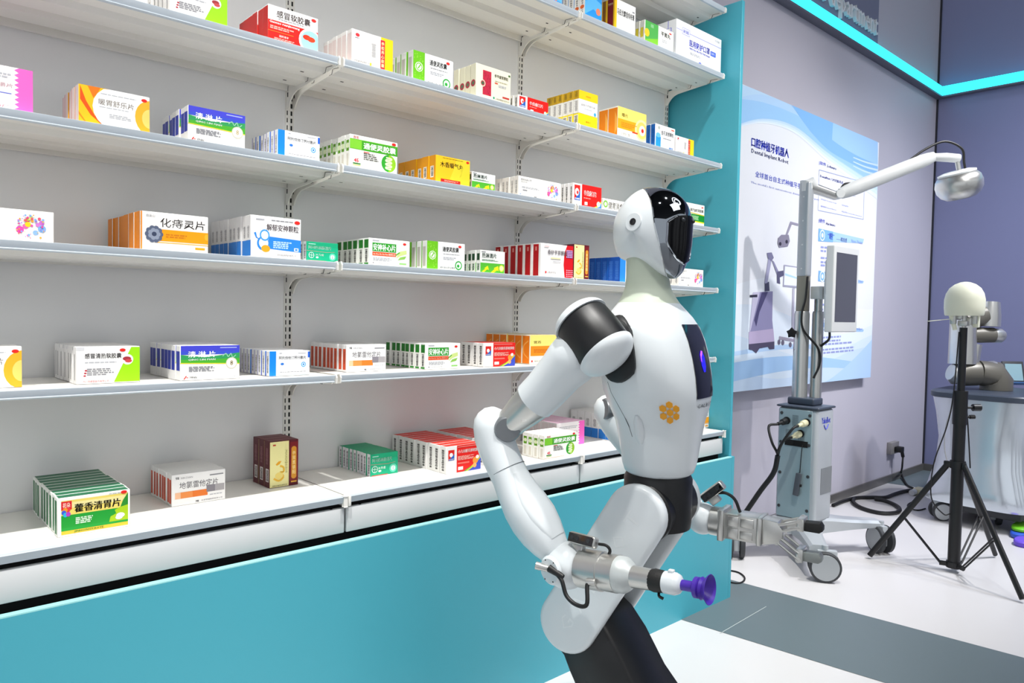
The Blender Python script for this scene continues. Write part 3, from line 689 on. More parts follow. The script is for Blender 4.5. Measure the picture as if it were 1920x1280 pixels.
def box_mesh(pid, w, h, t):
    look, body, front, side, top = P[pid]
    b = MB()
    Mb = mat('carton_' + body.lstrip('#'), body, rough=.45, noise=.04, nscale=60, spec=.35)
    # body with a fold line along the top edges
    b.box((-w / 2, 0, 0), (w / 2, t, h), Mb, .0007, 1)
    lay = [0]
    def soft(t, k):
        return min(k, .02) if any(ord(ch) > 0x2e80 for ch in t) else k
    def emit(items, fr):
        o, ux, uz, nn, fw, fh = fr
        for it in items:
            lay[0] += 1
            off = nn * (.00018 + .000035 * lay[0])
            k = it[0]
            def Q(u, v):
                return o + ux * (min(max(u, 0), 1) * fw) + uz * (min(max(v, 0), 1) * fh) + off
            if k == 'R':
                _, u0, v0, u1, v1, c = it
                b.face([Q(u0, v0), Q(u1, v0), Q(u1, v1), Q(u0, v1)], ink(c))
            elif k == 'P':
                b.face([Q(u, v) for u, v in it[1]], ink(it[2]))
            elif k in ('E', 'Eh'):
                cu, cv, rr, c, asp = it[1:6]
                dx, dy = it[6:8] if len(it) > 6 else (0, 0)
                n = 22 if rr > .08 else 12
                rng = [(-PI / 2 + PI * i / n) for i in range(n + 1)] if k == 'Eh' else [2 * PI * i / n for i in range(n)]
                b.face([Q(cu + (dx + rr * asp * math.cos(q)) * fh / fw, cv + dy + rr * math.sin(q)) for q in rng], ink(c))
            elif k == 'T':
                _, s, u0, v0, u1, v1, c, bold = it
                b.text(s, Q(u0, v0), ux * ((u1 - u0) * fw), uz * ((v1 - v0) * fh), ink(c), soft(s, bold))
            elif k == 'V':
                _, s, u0, v0, u1, v1, c, bold = it
                n = len(s); dv = (v1 - v0) / n
                for i, ch in enumerate(s):
                    b.text(ch, Q(u0, v1 - dv * (i + .92)), ux * ((u1 - u0) * fw), uz * (dv * .84 * fh), ink(c), soft(s, bold))
            elif k == 'L':
                _, u0, v0, u1, v1, c, n = it
                rnd = random.Random(int(u0 * 100 + v1 * 1000))
                dv = (v1 - v0) / n
                for i in range(n):
                    v = v1 - dv * (i + .5); hh = min(dv * .34, .018)
                    u = u0; ue = u1 - (rnd.uniform(0, .3) * (u1 - u0) if n > 1 else 0)
                    while u < ue:
                        d = rnd.uniform(.03, .09)
                        b.face([Q(u, v - hh), Q(min(u + d, ue), v - hh), Q(min(u + d, ue), v + hh), Q(u, v + hh)], ink(c))
                        u += d + .012
            elif k == 'B':
                _, u0, v0, u1, v1, c = it
                rnd = random.Random(int(u0 * 100 + v1 * 991))
                v = v0
                while v < v1:
                    d = rnd.uniform(.02, .07) * (v1 - v0)
                    ins = rnd.uniform(0, .25) * (u1 - u0)
                    b.face([Q(u0 + ins, v), Q(u1 - ins * .5, v), Q(u1 - ins * .5, min(v + d, v1)), Q(u0 + ins, min(v + d, v1))], ink(c))
                    v += d + rnd.uniform(.015, .03) * (v1 - v0)
            elif k == 'G':
                _, u0, v0, u1, v1, c = it
                rnd = random.Random(5)
                for i in range(34):
                    u = rnd.uniform(u0, u1 - .03); v = rnd.uniform(v0, v1 - .04)
                    q = rnd.choice(((.03, .012), (.008, .05), (.02, .02)))
                    b.face([Q(u, v), Q(u + q[0], v), Q(u + q[0], v + q[1]), Q(u, v + q[1])], ink(c))
            elif k == 'W':
                _, cu, cv, pts, wd, c = it
                pp = spline([(cu * fw / fh + x, cv + y, 0) for x, y in pts], 4)
                for p, q in zip(pp, pp[1:]):
                    d = (q - p); nrm = V((-d.y, d.x, 0))
                    if nrm.length < 1e-9: continue
                    nrm = nrm.normalized() * wd
                    b.face([Q(z.x * fh / fw, z.y) for z in (p - nrm, q - nrm, q + nrm, p + nrm)], ink(c))
    X, Y, Z = V((1, 0, 0)), V((0, 1, 0)), V((0, 0, 1))
    emit(front, (V((-w / 2, 0, 0)), X, Z, -Y, w, h)); lay[0] = 0
    emit(side, (V((-w / 2, t, 0)), -Y, Z, -X, t, h)); lay[0] = 0
    if top:
        emit([('R', .02, .06, .98, .94, top)], (V((-w / 2, 0, h)), X, Y, Z, w, t))
    return b.mesh('medicine_box', fix=False)

ORD = ['front one', 'second back', 'third back', 'fourth back', 'fifth back', 'sixth back', 'seventh back', 'eighth back', 'ninth back', 'tenth back']
ROWS = [
# product, shelf, x0, x1, height, y of the front, count, spacing, where
('whiteplain', 'S2', -.59, -.458, .085, .02, 1, .03, ''),
('lime', 'S2', -.413, -.285, .080, .02, 6, .031, ''),
('redcold', 'S2', -.186, -.054, .088, .02, 6, .029, ''),
('shensong', 'S2', .044, .171, .092, .02, 6, .026, 'tall row'),
('tblg', 'S2', .239, .381, .086, .02, 4, .031, ''),
('cream', 'S2', .468, .610, .105, .02, 4, .027, ''),
('simva', 'S2', .643, .779, .048, .02, 3, .020, ''),
('yellowlower', 'S2', .928, 1.026, .046, .02, 6, .026, ''),
('yellowupper', 'S2', .928, 1.026, .078, .02, 6, .026, ''),
('orangepack', 'S2', 1.138, 1.306, .112, .02, 2, .046, ''),
('jinhua', 'S2', 1.364, 1.493, .092, .02, 4, .022, ''),
('shensong', 'S2', 1.498, 1.624, .070, .02, 1, .024, 'near the teal panel'),
('bluewave', 'S1', .690, .833, .075, .02, 1, .03, 'over the middle bay'),
('bluewave', 'S1', .948, 1.035, .136, .02, 5, .027, ''),
('mayinglong', 'S1', 1.106, 1.226, .115, .02, 1, .060, ''),
('pingwei', 'S1', 1.282, 1.466, .088, .02, 3, .022, ''),
('mask', 'S1', 1.477, 1.799, .145, .015, 1, .17, ''),
('pink', 'S3', -.808, -.671, .085, .02, 3, .03, ''),
('nuanwei', 'S3', -.591, -.454, .079, .02, 5, .030, ''),
('qinglin', 'S3', -.373, -.241, .080, .02, 7, .026, ''),
('atorva', 'S3', -.159, -.046, .065, .02, 7, .021, ''),
('tbl45', 'S3', .041, .190, .089, .02, 7, .024, ''),
('muxiang', 'S3', .322, .450, .079, .02, 6, .032, ''),
('relin', 'S3', .459, .553, .051, .02, 2, .022, ''),
('dots', 'S3', .651, .848, .065, .02, 6, .021, ''),
('simva', 'S3', .909, 1.057, .077, .02, 4, .020, ''),
('jianwei', 'S3', 1.068, 1.20, .043, .02, 1, .06, ''),
('hugan', 'S3', 1.576, 1.715, .088, .02, 2, .022, ''),
('dots', 'S4', -.833, -.636, .062, .02, 3, .022, 'in the first bay'),
('huazhi', 'S4', -.472, -.327, .084, .02, 6, .042, ''),
('jieyu', 'S4', -.226, -.096, .101, .02, 9, .0275, ''),
('aspirin', 'S4', -.080, .009, .049, .02, 3, .020, ''),
('anshen', 'S4', .103, .235, .073, .02, 6, .029, ''),
('tblg', 'S4', .296, .436, .081, .02, 4, .028, ''),
('relin', 'S4', .498, .599, .069, .02, 4, .022, ''),
('xiangsha', 'S4', .758, .916, .111, .02, 6, .038, ''),
('maroon', 'S4', .921, .999, .120, .02, 2, .038, ''),
('bluebox', 'S4', 1.171, 1.28, .092, .02, 5, .030, ''),
('dots', 'S4', 1.544, 1.720, .072, .02, 3, .024, 'beside the teal panel'),
('nuanwei', 'S5', -.823, -.686, .083, .060, 3, .03, ''),
('lime', 'S5', -.589, -.464, .080, .055, 7, .0305, ''),
('qinglin', 'S5', -.384, -.246, .080, .034, 8, .028, ''),
('atorva', 'S5', -.168, -.059, .063, .039, 8, .022, ''),
('lora', 'S5', .061, .187, .075, .060, 9, .023, ''),
('anshen', 'S5', .305, .435, .076, .033, 8, .026, ''),
('xiaoer', 'S5', .528, .663, .075, .033, 4, .029, ''),
('orange2', 'S5', .748, .879, .098, .052, 6, .038, ''),
('huoxiang', 'B', -.635, -.498, .081, .004, 9, .029, ''),
('lora', 'B', -.378, -.250, .076, .108, 9, .0195, ''),
('maroon', 'B', -.119, -.038, .125, .140, 4, .036, ''),
('aspirin', 'B', .166, .259, .064, .100, 9, .0202, ''),
('xiaoer', 'B', .356, .490, .081, -.007, 9, .0315, 'nearer the teal boxes'),
('xiaoer', 'B', .527, .655, .079, .022, 9, .028, 'nearer the elbow'),
('tbl45', 'B', .744, .897, .079, -.030, 4, .027, ''),
('pink', 'B', .933, 1.082, .087, .098, 9, .0195, ''),
('jieyu', 'B', 1.200, 1.330, .100, .024, 7, .036, ''),
('huazhi', 'B', 1.68, 1.824, .083, .039, 2, .042, ''),
]
SNAME = {'S1': 'second-highest shelf', 'S2': 'third-highest shelf', 'S3': 'fourth-highest shelf', 'S4': 'fifth-highest shelf', 'S5': 'lowest raised shelf', 'B': 'white base shelf'}
rb = random.Random(11)
for pid, sh, x0, x1, h, y0, n, dt, where in ROWS:
    base = (DECK if sh == 'B' else SHELF[sh]) + .0004
    if pid == 'yellowupper':
        base += .0468
    t = dt - .0012
    n = max(1, min(n, int((D0 - .004 - y0) / dt + .02)))
    w = x1 - x0
    me = box_mesh(pid, w, h, t)
    look = P[pid][0]
    src = bpy.data.objects.new('medicine_box', me)
    for i in range(n):
        o = src if i == 0 else src.copy()
        COL.objects.link(o)
        jx = rb.uniform(-.0022, .0022) if i else 0
        jz = 0
        if pid in ('redcold',) and i:
            jx += .0
        o.location = ((x0 + x1) / 2 + jx, y0 + dt * i, base)
        place = ((where + ', ') if where else '') + SNAME[sh]
        if n == 1:
            lab = f'{look} medicine box standing alone, {place}'
        else:
            lab = f'{look} carton, {ORD[i]} in its row, {place}'
        tag(o, lab, 'medicine box', f'{look} boxes, {place}' if n > 1 else None)

# ================================================================== the humanoid robot (local axes: x forward, y to its left, z up)
RM = Matrix(((.248, .968, 0, .461), (-.968, .248, 0, -.656), (0, 0, 1, 0), (0, 0, 0, 1)))
Mrw = mat('robot_white', '#dfe5e8', rough=.32, coat=.25, noise=.04, nscale=6)
Mrn = mat('robot_neck', '#bfc9b8', rough=.55, noise=.05, nscale=10)
Mrb = mat('robot_black', '#0b0c0f', rough=.42, noise=.06, nscale=12)
Mrg = mat('robot_grey', '#33363a', rough=.4, metal=.3)
Malu = mat('satin_aluminium', '#c9c9c6', rough=.3, metal=.85, noise=.06, nscale=14)
Mchr = mat('visor_chrome', '#8f959c', rough=.03, metal=1)
Mchr2 = mat('visor_rim', '#c8ccd0', rough=.08, metal=1)
Mgls = mat('dark_glass', '#07080c', rough=.05, coat=.6)
Mseamd = mat('panel_seam', '#5b6166', rough=.7)
Mcab = mat('cable_black', '#0d0d0e', rough=.5)
Mpur = mat('suction_purple', '#4a2aa8', rough=.38)
Morg = mat('honeycomb_orange', '#f0a41c', rough=.35)
Mtape = mat('black_tape', '#141414', rough=.6, bump=.4, nscale=120)
rob = thing('humanoid_robot', RM, 'white humanoid robot with mirrored visor and black waist standing before the shelves', 'robot')

def sup(cx, A, B, z, n=48, e=2.5, cy=0, tilt=0):
    out = []
    for j in range(n):
        q = 2 * PI * j / n
        c, s = math.cos(q), math.sin(q)
        x = math.copysign(abs(c) ** (2 / e), c) * A
        out.append(V((cx + x, cy + math.copysign(abs(s) ** (2 / e), s) * B, z + tilt * x)))
    return out

# ---- torso
TS = [(.826, .030, .072, .074, 2.1), (.832, .030, .079, .081, 2.2), (.85, .030, .084, .087, 2.3), (.90, .030, .091, .094, 2.4), (.95, .029, .099, .103, 2.5), (.985, .027, .109, .120, 2.6),
      (1.02, .023, .115, .137, 2.7), (1.06, .018, .115, .148, 2.7), (1.10, .012, .113, .153, 2.7), (1.14, .007, .107, .152, 2.6), (1.17, .003, .099, .144, 2.5), (1.195, -.001, .088, .124, 2.4), (1.212, -.004, .078, .101, 2.3), (1.226, -.006, .069, .083, 2.2)]
NK = [(1.226, -.006, .069, .083, 2.2), (1.242, -.008, .061, .068, 2.1), (1.262, -.010, .0535, .057, 2), (1.29, -.012, .050, .052, 2), (1.33, -.013, .050, .051, 2), (1.37, -.014, .050, .05, 2)]
def interp(tab, k):
    out = []
    for a, c in zip(tab, tab[1:]):
        for i in range(k):
            t = i / k
            out.append(tuple(x + (y - x) * t for x, y in zip(a, c)))
    out.append(tab[-1])
    return out
b = MB(); b.loft([sup(x, A, B, z, 56, e) for z, x, A, B, e in TS], Mrw); torso = b.build('torso_shell', rob, True)
b = MB(); b.loft([sup(x, A, B, z, 48, e) for z, x, A, B, e in interp(NK, 3)], Mrn); b.build('neck', rob, True)
def torso_at(z):
    for a, c in zip(TS, TS[1:]):
        if a[0] <= z <= c[0]:
            t = (z - a[0]) / (c[0] - a[0])
            return [x + (y - x) * t for x, y in zip(a, c)][1:]
def on_torso(phi, z, off=.001):
    """point on the torso skin: phi from the front, positive to its left"""
    cx, A, B, e = torso_at(z)
    c, s = math.cos(phi), math.sin(phi)
    x = math.copysign(abs(c) ** (2 / e), c) * (A + off); y = math.copysign(abs(s) ** (2 / e), s) * (B + off)
    return V((cx + x, y, z))
def torso_by(y, z, off=.001):
    cx, A, B, e = torso_at(z)
    return V((cx + (A + off) * max(0, 1 - (abs(y) / (B + off)) ** e) ** (1 / e), y, z))
# chest screen: a dark glass panel bent to the chest
def patch(b, f, u, v, m, nu=8, nv=8):
    R = [[f(u0, v0) for u0 in [u[0] + (u[1] - u[0]) * i / nu for i in range(nu + 1)]] for v0 in [v[0] + (v[1] - v[0]) * j / nv for j in range(nv + 1)]]
    b.loft(R, m, caps=False, closed=False)
b = MB(); patch(b, lambda y, z: torso_by(y, z, .0022), (-.054, .054), (1.012, 1.178), mat('screen_glass', '#06070d', rough=.12, spec=.3), 10, 12); scr = b.build('chest_screen', rob, True)
tag(scr, 'dark glass chest screen with a violet glowing drop')
b = MB()
def spoly(b, pts, m, off):
    b.face([torso_by(y, z, off) for y, z in pts], m)
spoly(b, [(-.006, 1.070), (.006, 1.070), (.014, 1.082), (.015, 1.102), (.009, 1.116), (-.002, 1.119), (-.012, 1.110), (-.014, 1.086)], mat('icon_blue', '#1a10d8', emit=.5), .0030)
spoly(b, [(-.014, 1.096), (-.012, 1.110), (-.002, 1.119), (.007, 1.117), (.002, 1.110), (-.007, 1.104), (-.010, 1.092)], mat('icon_violet', '#b050ff', emit=.9), .0036)
b.build('screen_icon', scr, True)
# lettering under the screen, honeycomb badge, side slot
b = MB()
for i, ch in enumerate('GALBOT'):
    y0 = -.046 + i * .0158; p0 = torso_by(y0, .991, .0016); p1 = torso_by(y0 + .0115, .991, .0016)
    b.text(ch, p0, p1 - p0, (0.001, 0, .0085), mat('robot_lettering', '#4b5157', rough=.5), .008)
b.build('chest_lettering', rob, True)
b = MB()
hexc = [(0, 0)] + [(math.cos(PI / 6 + PI / 3 * k) * .0178, math.sin(PI / 6 + PI / 3 * k) * .0178) for k in range(6)]
c0 = on_torso(-1.02, .984)
for dx, dz in hexc:
    pts = []
    for q in range(6):
        an = PI / 6 + PI / 3 * q
        hz = .984 + dz + .0085 * math.sin(an)
        hp = -1.02 + (dx + .0085 * math.cos(an)) / .105
        pts.append((hp, hz))
    f1 = [on_torso(p, z, .0004) for p, z in pts]; f2 = [on_torso(p, z, .0022) for p, z in pts]
    b.loft([f1, f2], Morg, caps=True, smooth=False)
bd = b.build('honeycomb_badge', rob, True); tag(bd, 'orange honeycomb badge on the robot side')
b = MB()
path = [on_torso(-1.62, z, .0) for z in (.905, .92, .94, .96, .972)]
b.tube(path, [.004, .010, .0115, .010, .004], Mrw, 12)
b.build('side_handle', rob, True)
b = MB()
b.tube([on_torso(-2.05 + (1.03 - z) * 2.2, z, -.0006) for z in (1.045, 1.02, .99, .965, .94, .92)], .0011, Mseamd, 6); b.build('panel_seam', rob, True)
# ---- shoulders and arms, mirrored
def arm(sd):
    """sd=-1 the robot's right arm, +1 its left"""
    def p(x, y, z):
        if sd > 0 and x < -.06 and z > .62: x = -.06 + (x + .06) * .62 + (min(.10, (.93 - z) * .6) if z < .93 else 0)
        return V((x, y * sd, z))
    # black recess on the torso side
    b = MB()
    prof = []
    n = 28
    for lay, off in ((1.0, .004), (.97, .010), (.8, .012)):
        ring = []
        for k in range(n):
            q = 2 * PI * k / n
            dz = .072 * lay * math.copysign(abs(math.sin(q)) ** .8, math.sin(q)); dp = .30 * lay * math.copysign(abs(math.cos(q)) ** .8, math.cos(q))
            z = 1.121 + dz * 1.06; ph = -1.78 + dp
            v = on_torso(ph, min(z, 1.20), off)
            ring.append(V((v.x, v.y * (-sd), v.z)) if sd > 0 else v)
        prof.append(ring)
    b.loft(prof, Mrb)
    b.cyl(p(-.022, .135, 1.14), p(-.034, .185, 1.146), .046, Mrb, .042)
    b.build('shoulder_socket', rob, True)
    S = p(-.048, .205, 1.148)
    ax = V((.62, .12 * sd, -.60)).normalized()
    ua = (p(-.17, .212, 1.02) - S).normalized()
    b = MB()
    b.lathe([(.0, -.058), (.058, -.056), (.0635, -.04), (.0655, 0), (.0635, .04), (.058, .056), (0, .058)], S, ax, Mrb, 36)
    b.build('shoulder_joint', rob, True)
    # white end caps of the joint, running on into the upper arm
    b = MB()
    for s0, rr, hh in ((1, .0665, .036), (-1, .066, .034)):
        b.lathe([(rr * math.cos(q), (.048 + hh * math.sin(q)) * s0) for q in [PI / 2 * k / 9 for k in range(10)]] + [(.0, (.048 + hh) * s0)][:0], S, ax, Mrw, 36)
    e0 = p(-.165, .212, 1.022); e1 = p(-.19, .212, .998)
    pth = [S + ua * .030, S + ua * .055, S + ua * .08, S + ua * .11, e0, e1]
    b.tube(pth, [.050, .059, .058, .053, .050, .0492], Mrw, 28)
    b.build('upper_arm_shell', rob, True)
    b = MB()
    el = p(-.252, .215, .942)
    b.tube([e1 + (e0 - e1) * .2, e1, el + (e1 - el) * .55, el + (e1 - el) * .2, el], [.046, .046, .042, .037, .036], Malu, 28)
    b.build('upper_arm_sleeve', rob, True)
    # elbow
    b = MB()
    hax = V((.55, .8 * sd, -.1)).normalized()
    b.lathe([(.0, -.040), (.027, -.040), (.031, -.034), (.031, .034), (.027, .040), (0, .040)], p(-.262, .215, .934), hax, mat('elbow_grey', '#8b8f93', rough=.35, metal=.6), 28); b.build('elbow_joint', rob, True)
    # forearm shell
    W0 = p(-.095, .222, .636)
    b = MB()
    cen = [(-.2955, .9738), (-.2965, .9683), (-.2975, .9579), (-.2985, .9439), (-.298, .928), (-.294, .905), (-.283, .878), (-.266, .848), (-.246, .815), (-.226, .785), (-.203, .755), (-.18, .728), (-.158, .702), (-.138, .680), (-.122, .664)]
    rad = [.008, .0233, .0356, .0437, .0465, .0465, .046, .0445, .0435, .048, .054, .0555, .051, .043, .035]
    b.tube([p(x, .222, z) for x, z in cen], rad, Mrw, 30, flat=(V((0, 1, 0)), 1.0))
    fa = b.build('forearm_shell', rob, True)
    if sd < 0:
        # raised moulded cover along the front of the forearm
        b = MB(); rr_ = []
        cp = [p(x, .222, z) for x, z in cen]
        for i in range(8, 14):
            tn = (cp[min(i + 1, 14)] - cp[i - 1]).normalized(); e1_ = V((0, -1, 0)); e2_ = V((-tn.z, 0, tn.x)); e2_ = e2_ if e2_.x > 0 else -e2_
            k = (i - 8) / 5
            q0, q1 = .75 - .35 * math.sin(PI * k), 1.9
            ring = []
            for j in range(13):
                q = q0 + (q1 - q0) * j / 12
                r_ = rad[i] * (.97 if j in (0, 12) else 1.035)
                ring.append(cp[i] + (e1_ * math.cos(q) + e2_ * math.sin(q)) * r_)
            rr_.append(ring)
        rr_ = [[v_ + (cp[8] - v_) * .04 for v_ in rr_[0]]] + rr_
        b.loft(rr_, Mrw, caps=False, closed=False); b.build('forearm_cover', fa, True)
    b = MB()
    q0 = V(p(-.255, .222, .832)); tn = (p(-.226, .222, .785) - p(-.283, .222, .878)).normalized(); xx = V((0, 1, 0)); yy = tn.cross(xx)
    b.tube([q0 + (xx * math.cos(q) + yy * math.sin(q)) * .0437 for q in [2 * PI * k / 28 for k in range(29)]], .0007, Mseamd, 6)
    b.build('seam_line', fa, True)
    return W0
WR = arm(-1)
WL = arm(1)
# ---- right wrist and suction tool
def p(x, y, z): return V((x, y, z))
Wc = p(-.092, -.222, .640)
dr = p(.32, -.030, .027).normalized()
b = MB(); b.ball(Wc, .052, Mrw, 32, 18); b.lathe([(.03, -.0525), (.032, -.051), (.026, -.057), (0, -.0575)], Wc, p(.25, 1, 0), Mrw, 28)
b.build('wrist_joint', rob, True)
b = MB()
for k in range(6):
    q = 2 * PI * k / 6
    a0 = p(.25, 1, 0).normalized(); x1 = a0.cross(V((0, 0, 1))); 
    b.ball(Wc - a0 * .056 + x1 * .024 * math.cos(q) + V((0, 0, 1)) * .024 * math.sin(q), .0022, Mrb, 8, 6)
b.build('cover_screw', rob, True)
S0 = Wc + dr * .040
b = MB(); b.tube([S0, S0 + dr * .055, S0 + dr * .056, S0 + dr * .092], [.042, .042, .0395, .0395], Malu, 32); b.build('wrist_collar', rob, True)
b = MB(); b.tube([S0 + dr * .092, S0 + dr * .108, S0 + dr * .118, S0 + dr * .128], [.0385, .0375, .031, .022], mat('reducer_grey', '#c3c9c9', rough=.4, metal=.3), 32); b.build('wrist_reducer', rob, True)
b = MB(); b.tube([S0 + dr * .112, S0 + dr * .173], [.0235, .0215], Malu, 28); b.build('tool_tube', rob, True)
S0_ = S0; S0 = S0 - dr * .014
b = MB()
b.tube([S0 + dr * .182, S0 + dr * .19, S0 + dr * .205, S0 + dr * .213], [.0215, .0235, .0225, .0215], Mtape, 20)
b.tube(spline([S0 + dr * .2 + p(0, 0, -.02), S0 + dr * .205 + p(0, -.012, -.026), S0 + dr * .214 + p(0, -.01, -.031)], 4), .003, Mtape, 6)
b.build('black_tape', rob, True)
b = MB(); b.tube([S0 + dr * .211, S0 + dr * .213, S0 + dr * .235, S0 + dr * .244, S0 + dr * .250], [.020, .0222, .0225, .019, .011], Mrw, 28)
b.box(S0 + dr * .226 + p(-.006, -.006, .02), S0 + dr * .226 + p(.006, .006, .0275), Mrw, .002)
b.build('vacuum_fitting', rob, True)
b = MB(); b.lathe([(.004, .247), (.0105, .248), (.0105, .272), (.015, .277), (.0205, .278), (.0205, .286), (.0175, .288), (.0225, .292), (.0185, .297), (.0295, .308), (.0287, .3088), (.016, .2945), (.009, .285), (.0, .2845)], S0, dr, Mpur, 32)
cup = b.build('suction_cup', rob, True); S0 = S0_; tag(cup, 'purple rubber suction cup')
def camera_block(c, ax, name, upv):
    """stereo camera bar: body, glass, lenses"""
    c = V(c); ax = V(ax).normalized(); fr = V(upv); fr = (fr - ax * fr.dot(ax)).normalized()
    up = fr.cross(ax).normalized()
    M = Matrix(((ax.x, fr.x, up.x, c.x), (ax.y, fr.y, up.y, c.y), (ax.z, fr.z, up.z, c.z), (0, 0, 0, 1)))
    b = MB(); b.box((-.036, -.014, -.0125), (.036, .008, .0125), Malu, .006, 3, M); b.box((-.03, -.02, -.03), (.0, -.006, -.010), Malu, .003, 2, M)
    body = b.build('camera_body', rob, True)
    b = MB(); b.box((-.033, .0075, -.010), (.034, .0092, .0095), Mgls, .0006, 1, M); b.build('camera_glass', body, True)
    b = MB()
    for x in (-.022, -.008, .022): b.lathe([(.0045, .0092), (.0045, .0098), (.003, .0099), (0, .0095)], M @ V((x, 0, 0)), fr, Mrg, 14)
    b.build('camera_lens', body, True)
camera_block(Wc + p(.043, -.012, .068), dr + p(0, -.1, -.06), 'wrist_camera', p(.2, -1, .36))
b = MB()
b.tube(spline([Wc + p(.082, -.012, .066), Wc + p(.100, -.012, .066), Wc + p(.108, -.01, .056), Wc + p(.100, -.006, .038)], 5), .0034, Mcab, 8)
b.build('camera_cable', rob, True)
b = MB()
a0 = Wc + p(-.028, -.058, .006)
b.lathe([(.006, -.02), (.0075, -.018), (.0075, .004), (.0085, .006), (.0085, .016), (.006, .017)], a0, p(-.9, -.3, .15), Malu, 16)
b.lathe([(.0085, -.004), (.007, .02), (.005, .034)], a0 + p(.02, .0, .0), p(.9, -.1, -.25), Mcab, 14)
S1 = S0 + dr * .052 + p(0, -.041, -.012)
b.tube(spline([a0 + p(.03, -.002, -.003), a0 + p(.050, -.006, -.016), a0 + p(.066, -.012, -.044), a0 + p(.092, -.016, -.056), a0 + p(.116, -.016, -.050), S1 + p(-.012, -.006, -.004), S1], 7), .0045, Mcab, 10)
b.lathe([(.008, -.016), (.0085, -.004), (.007, .004)], S1, p(1, .1, .15), Malu, 14)
b.build('wrist_cable', rob, True)
# ---- left wrist and two-finger gripper
Wl = p(.066, .222, .672)
b = MB(); b.ball(Wl, .041, Mrw, 28, 16); b.tube([Wl + p(-.13, 0, .11), Wl + p(-.03, 0, .015)], [.05, .038], Mrw, 24); b.build('wrist_joint', rob, True)
dl = p(1, 0, -.02).normalized()
b = MB(); b.tube([Wl + dl * .025, Wl + dl * .055], [.037, .037], Malu, 28); b.build('wrist_collar', rob, True)
b = MB()
G = Wl + dl * .053
GK = .93
def gb(lo, hi, m=Malu, bev=.002):
    b.box(G + V(lo) * GK, G + V(hi) * GK, m, bev, 2)
gb((-.004, -.040, -.042), (.012, .040, .042)); gb((.012, -.034, -.034), (.100, .034, .034)); gb((.022, -.0365, .002), (.052, .0365, .030)); gb((.056, -.0365, .004), (.092, .0365, .028)); gb((.022, -.0365, -.030), (.052, .0365, -.002)); gb((.056, -.0365, -.028), (.09, .0365, -.006))
gb((.1, -.038, -.038), (.112, .038, .036))
b.prism([(x * GK, z * GK) for x, z in ((.112, -.036), (.150, -.026), (.165, -.008), (.165, .012), (.150, .030), (.112, .034))], G + p(0, -.026, 0), (1, 0, 0), (0, 0, 1), (0, .052, 0), Malu, .003)
b.build('gripper_body', rob, True)
for s, hz in ((1, .0), (-1, 0)):
    b = MB()
    r0 = G + p(.150, 0, .022 * s) * GK; r1 = G + p(.205, 0, .042 * s + (0 if s > 0 else -.016)) * GK
    for yy in (-.022, .022):
        for dz in (0, -.016 * s):
            b.tube([r0 + p(0, yy, dz), r1 + p(0, yy, dz)], .0035, Malu, 8)
        b.lathe([(.007, -.003), (.007, .003)], r0 + p(0, yy, 0), (0, 1, 0), Malu, 12)
        b.lathe([(.007, -.003), (.007, .003)], r1 + p(0, yy, 0), (0, 1, 0), Malu, 12)
    b.box(r1 + p(-.006, -.024, -.024 if s > 0 else -.006), r1 + p(.010, .024, .006 if s > 0 else .026), Malu, .002)
    fg = b.build('gripper_finger', rob, True)
    b = MB()
    zz = -.024 if s > 0 else -.004
    b.prism([(x * .60, z * .72) for x, z in ((0, 0), (.062, .0), (.074, .008), (.074, .022), (.064, .034), (0, .030))], r1 + p(.006, -.016, zz), (1, 0, 0), (0, 0, 1), (0, .032, 0), Mtape if s > 0 else mat('finger_pad_grey', '#8d9290', rough=.4, metal=.4), .004)
    fp = b.build('finger_pad', fg, True); tag(fp, 'black taped finger pad' if s > 0 else 'grey finger pad')
camera_block(Wl + p(.030, -.02, .078), p(.75, -.1, .66), 'wrist_camera', p(.25, -1, .1))
b = MB(); b.tube(spline([Wl + p(.045, -.022, .078), Wl + p(.066, -.022, .080), Wl + p(.086, -.016, .066), Wl + p(.098, -.008, .034)], 5), .004, Mcab, 8); b.build('camera_cable', rob, True)
# ---- waist, hip and leg
b = MB(); b.lathe([(.078, .70), (.080, .72), (.080, .815), (.074, .828), (.06, .829)], (.028, 0, 0), (0, 0, 1), Mrb, 40)
b.build('waist_column', rob, True)
b = MB(); b.lathe([(.066, -.094), (.070, -.090), (.070, .090), (.066, .094)], (.022, .012, .742), (0, 1, 0), Mrb, 40); b.build('hip_barrel', rob, True)
H = V((.018, 0, .742)); K = V((-.152, 0, .455))
dd = (K - H).normalized(); nn = V((-dd.z, 0, dd.x))
def capsule(r0, r1, n=18):
    out = []
    L = (K - H).length
    for k in range(n + 1):
        q = PI / 2 + PI * k / n
        out.append((r0 * math.cos(q), r0 * math.sin(q)))
    for k in range(n + 1):
        q = -PI / 2 + PI * k / n
        out.append((L + r1 * math.cos(q), r1 * math.sin(q)))
    return out
for s in (-1, 1):
    b = MB()
    b.prism(capsule(.072, .074), H + V((0, -.114 if s < 0 else .106, 0)), dd, nn, (0, .034, 0), Mrw, .012, 4)
    th = b.build('thigh_plate', rob, True)
    if s < 0:
        b = MB()
        # raised pale lettering along the plate
        L = (K - H).length
        Mrel = mat('relief_lettering', '#e9eef0', rough=.3)
        for i, ch in enumerate('GALBOT'):
            o = H + dd * (L + .012 - i * .064) + nn * .018 + V((0, -.1143, 0))
            b.text(ch, o, -dd * .034, -nn * .034 if False else nn * .034 * -1, Mrel, .0)
        b.build('plate_lettering', th, True)
b = MB()
b.prism([(.02, -.062), (.36, -.062), (.36, .03), (.02, .05)], H + V((0, -.074, 0)), dd, nn, (0, .148, 0), Mrb, .004); b.build('thigh_core', rob, True)
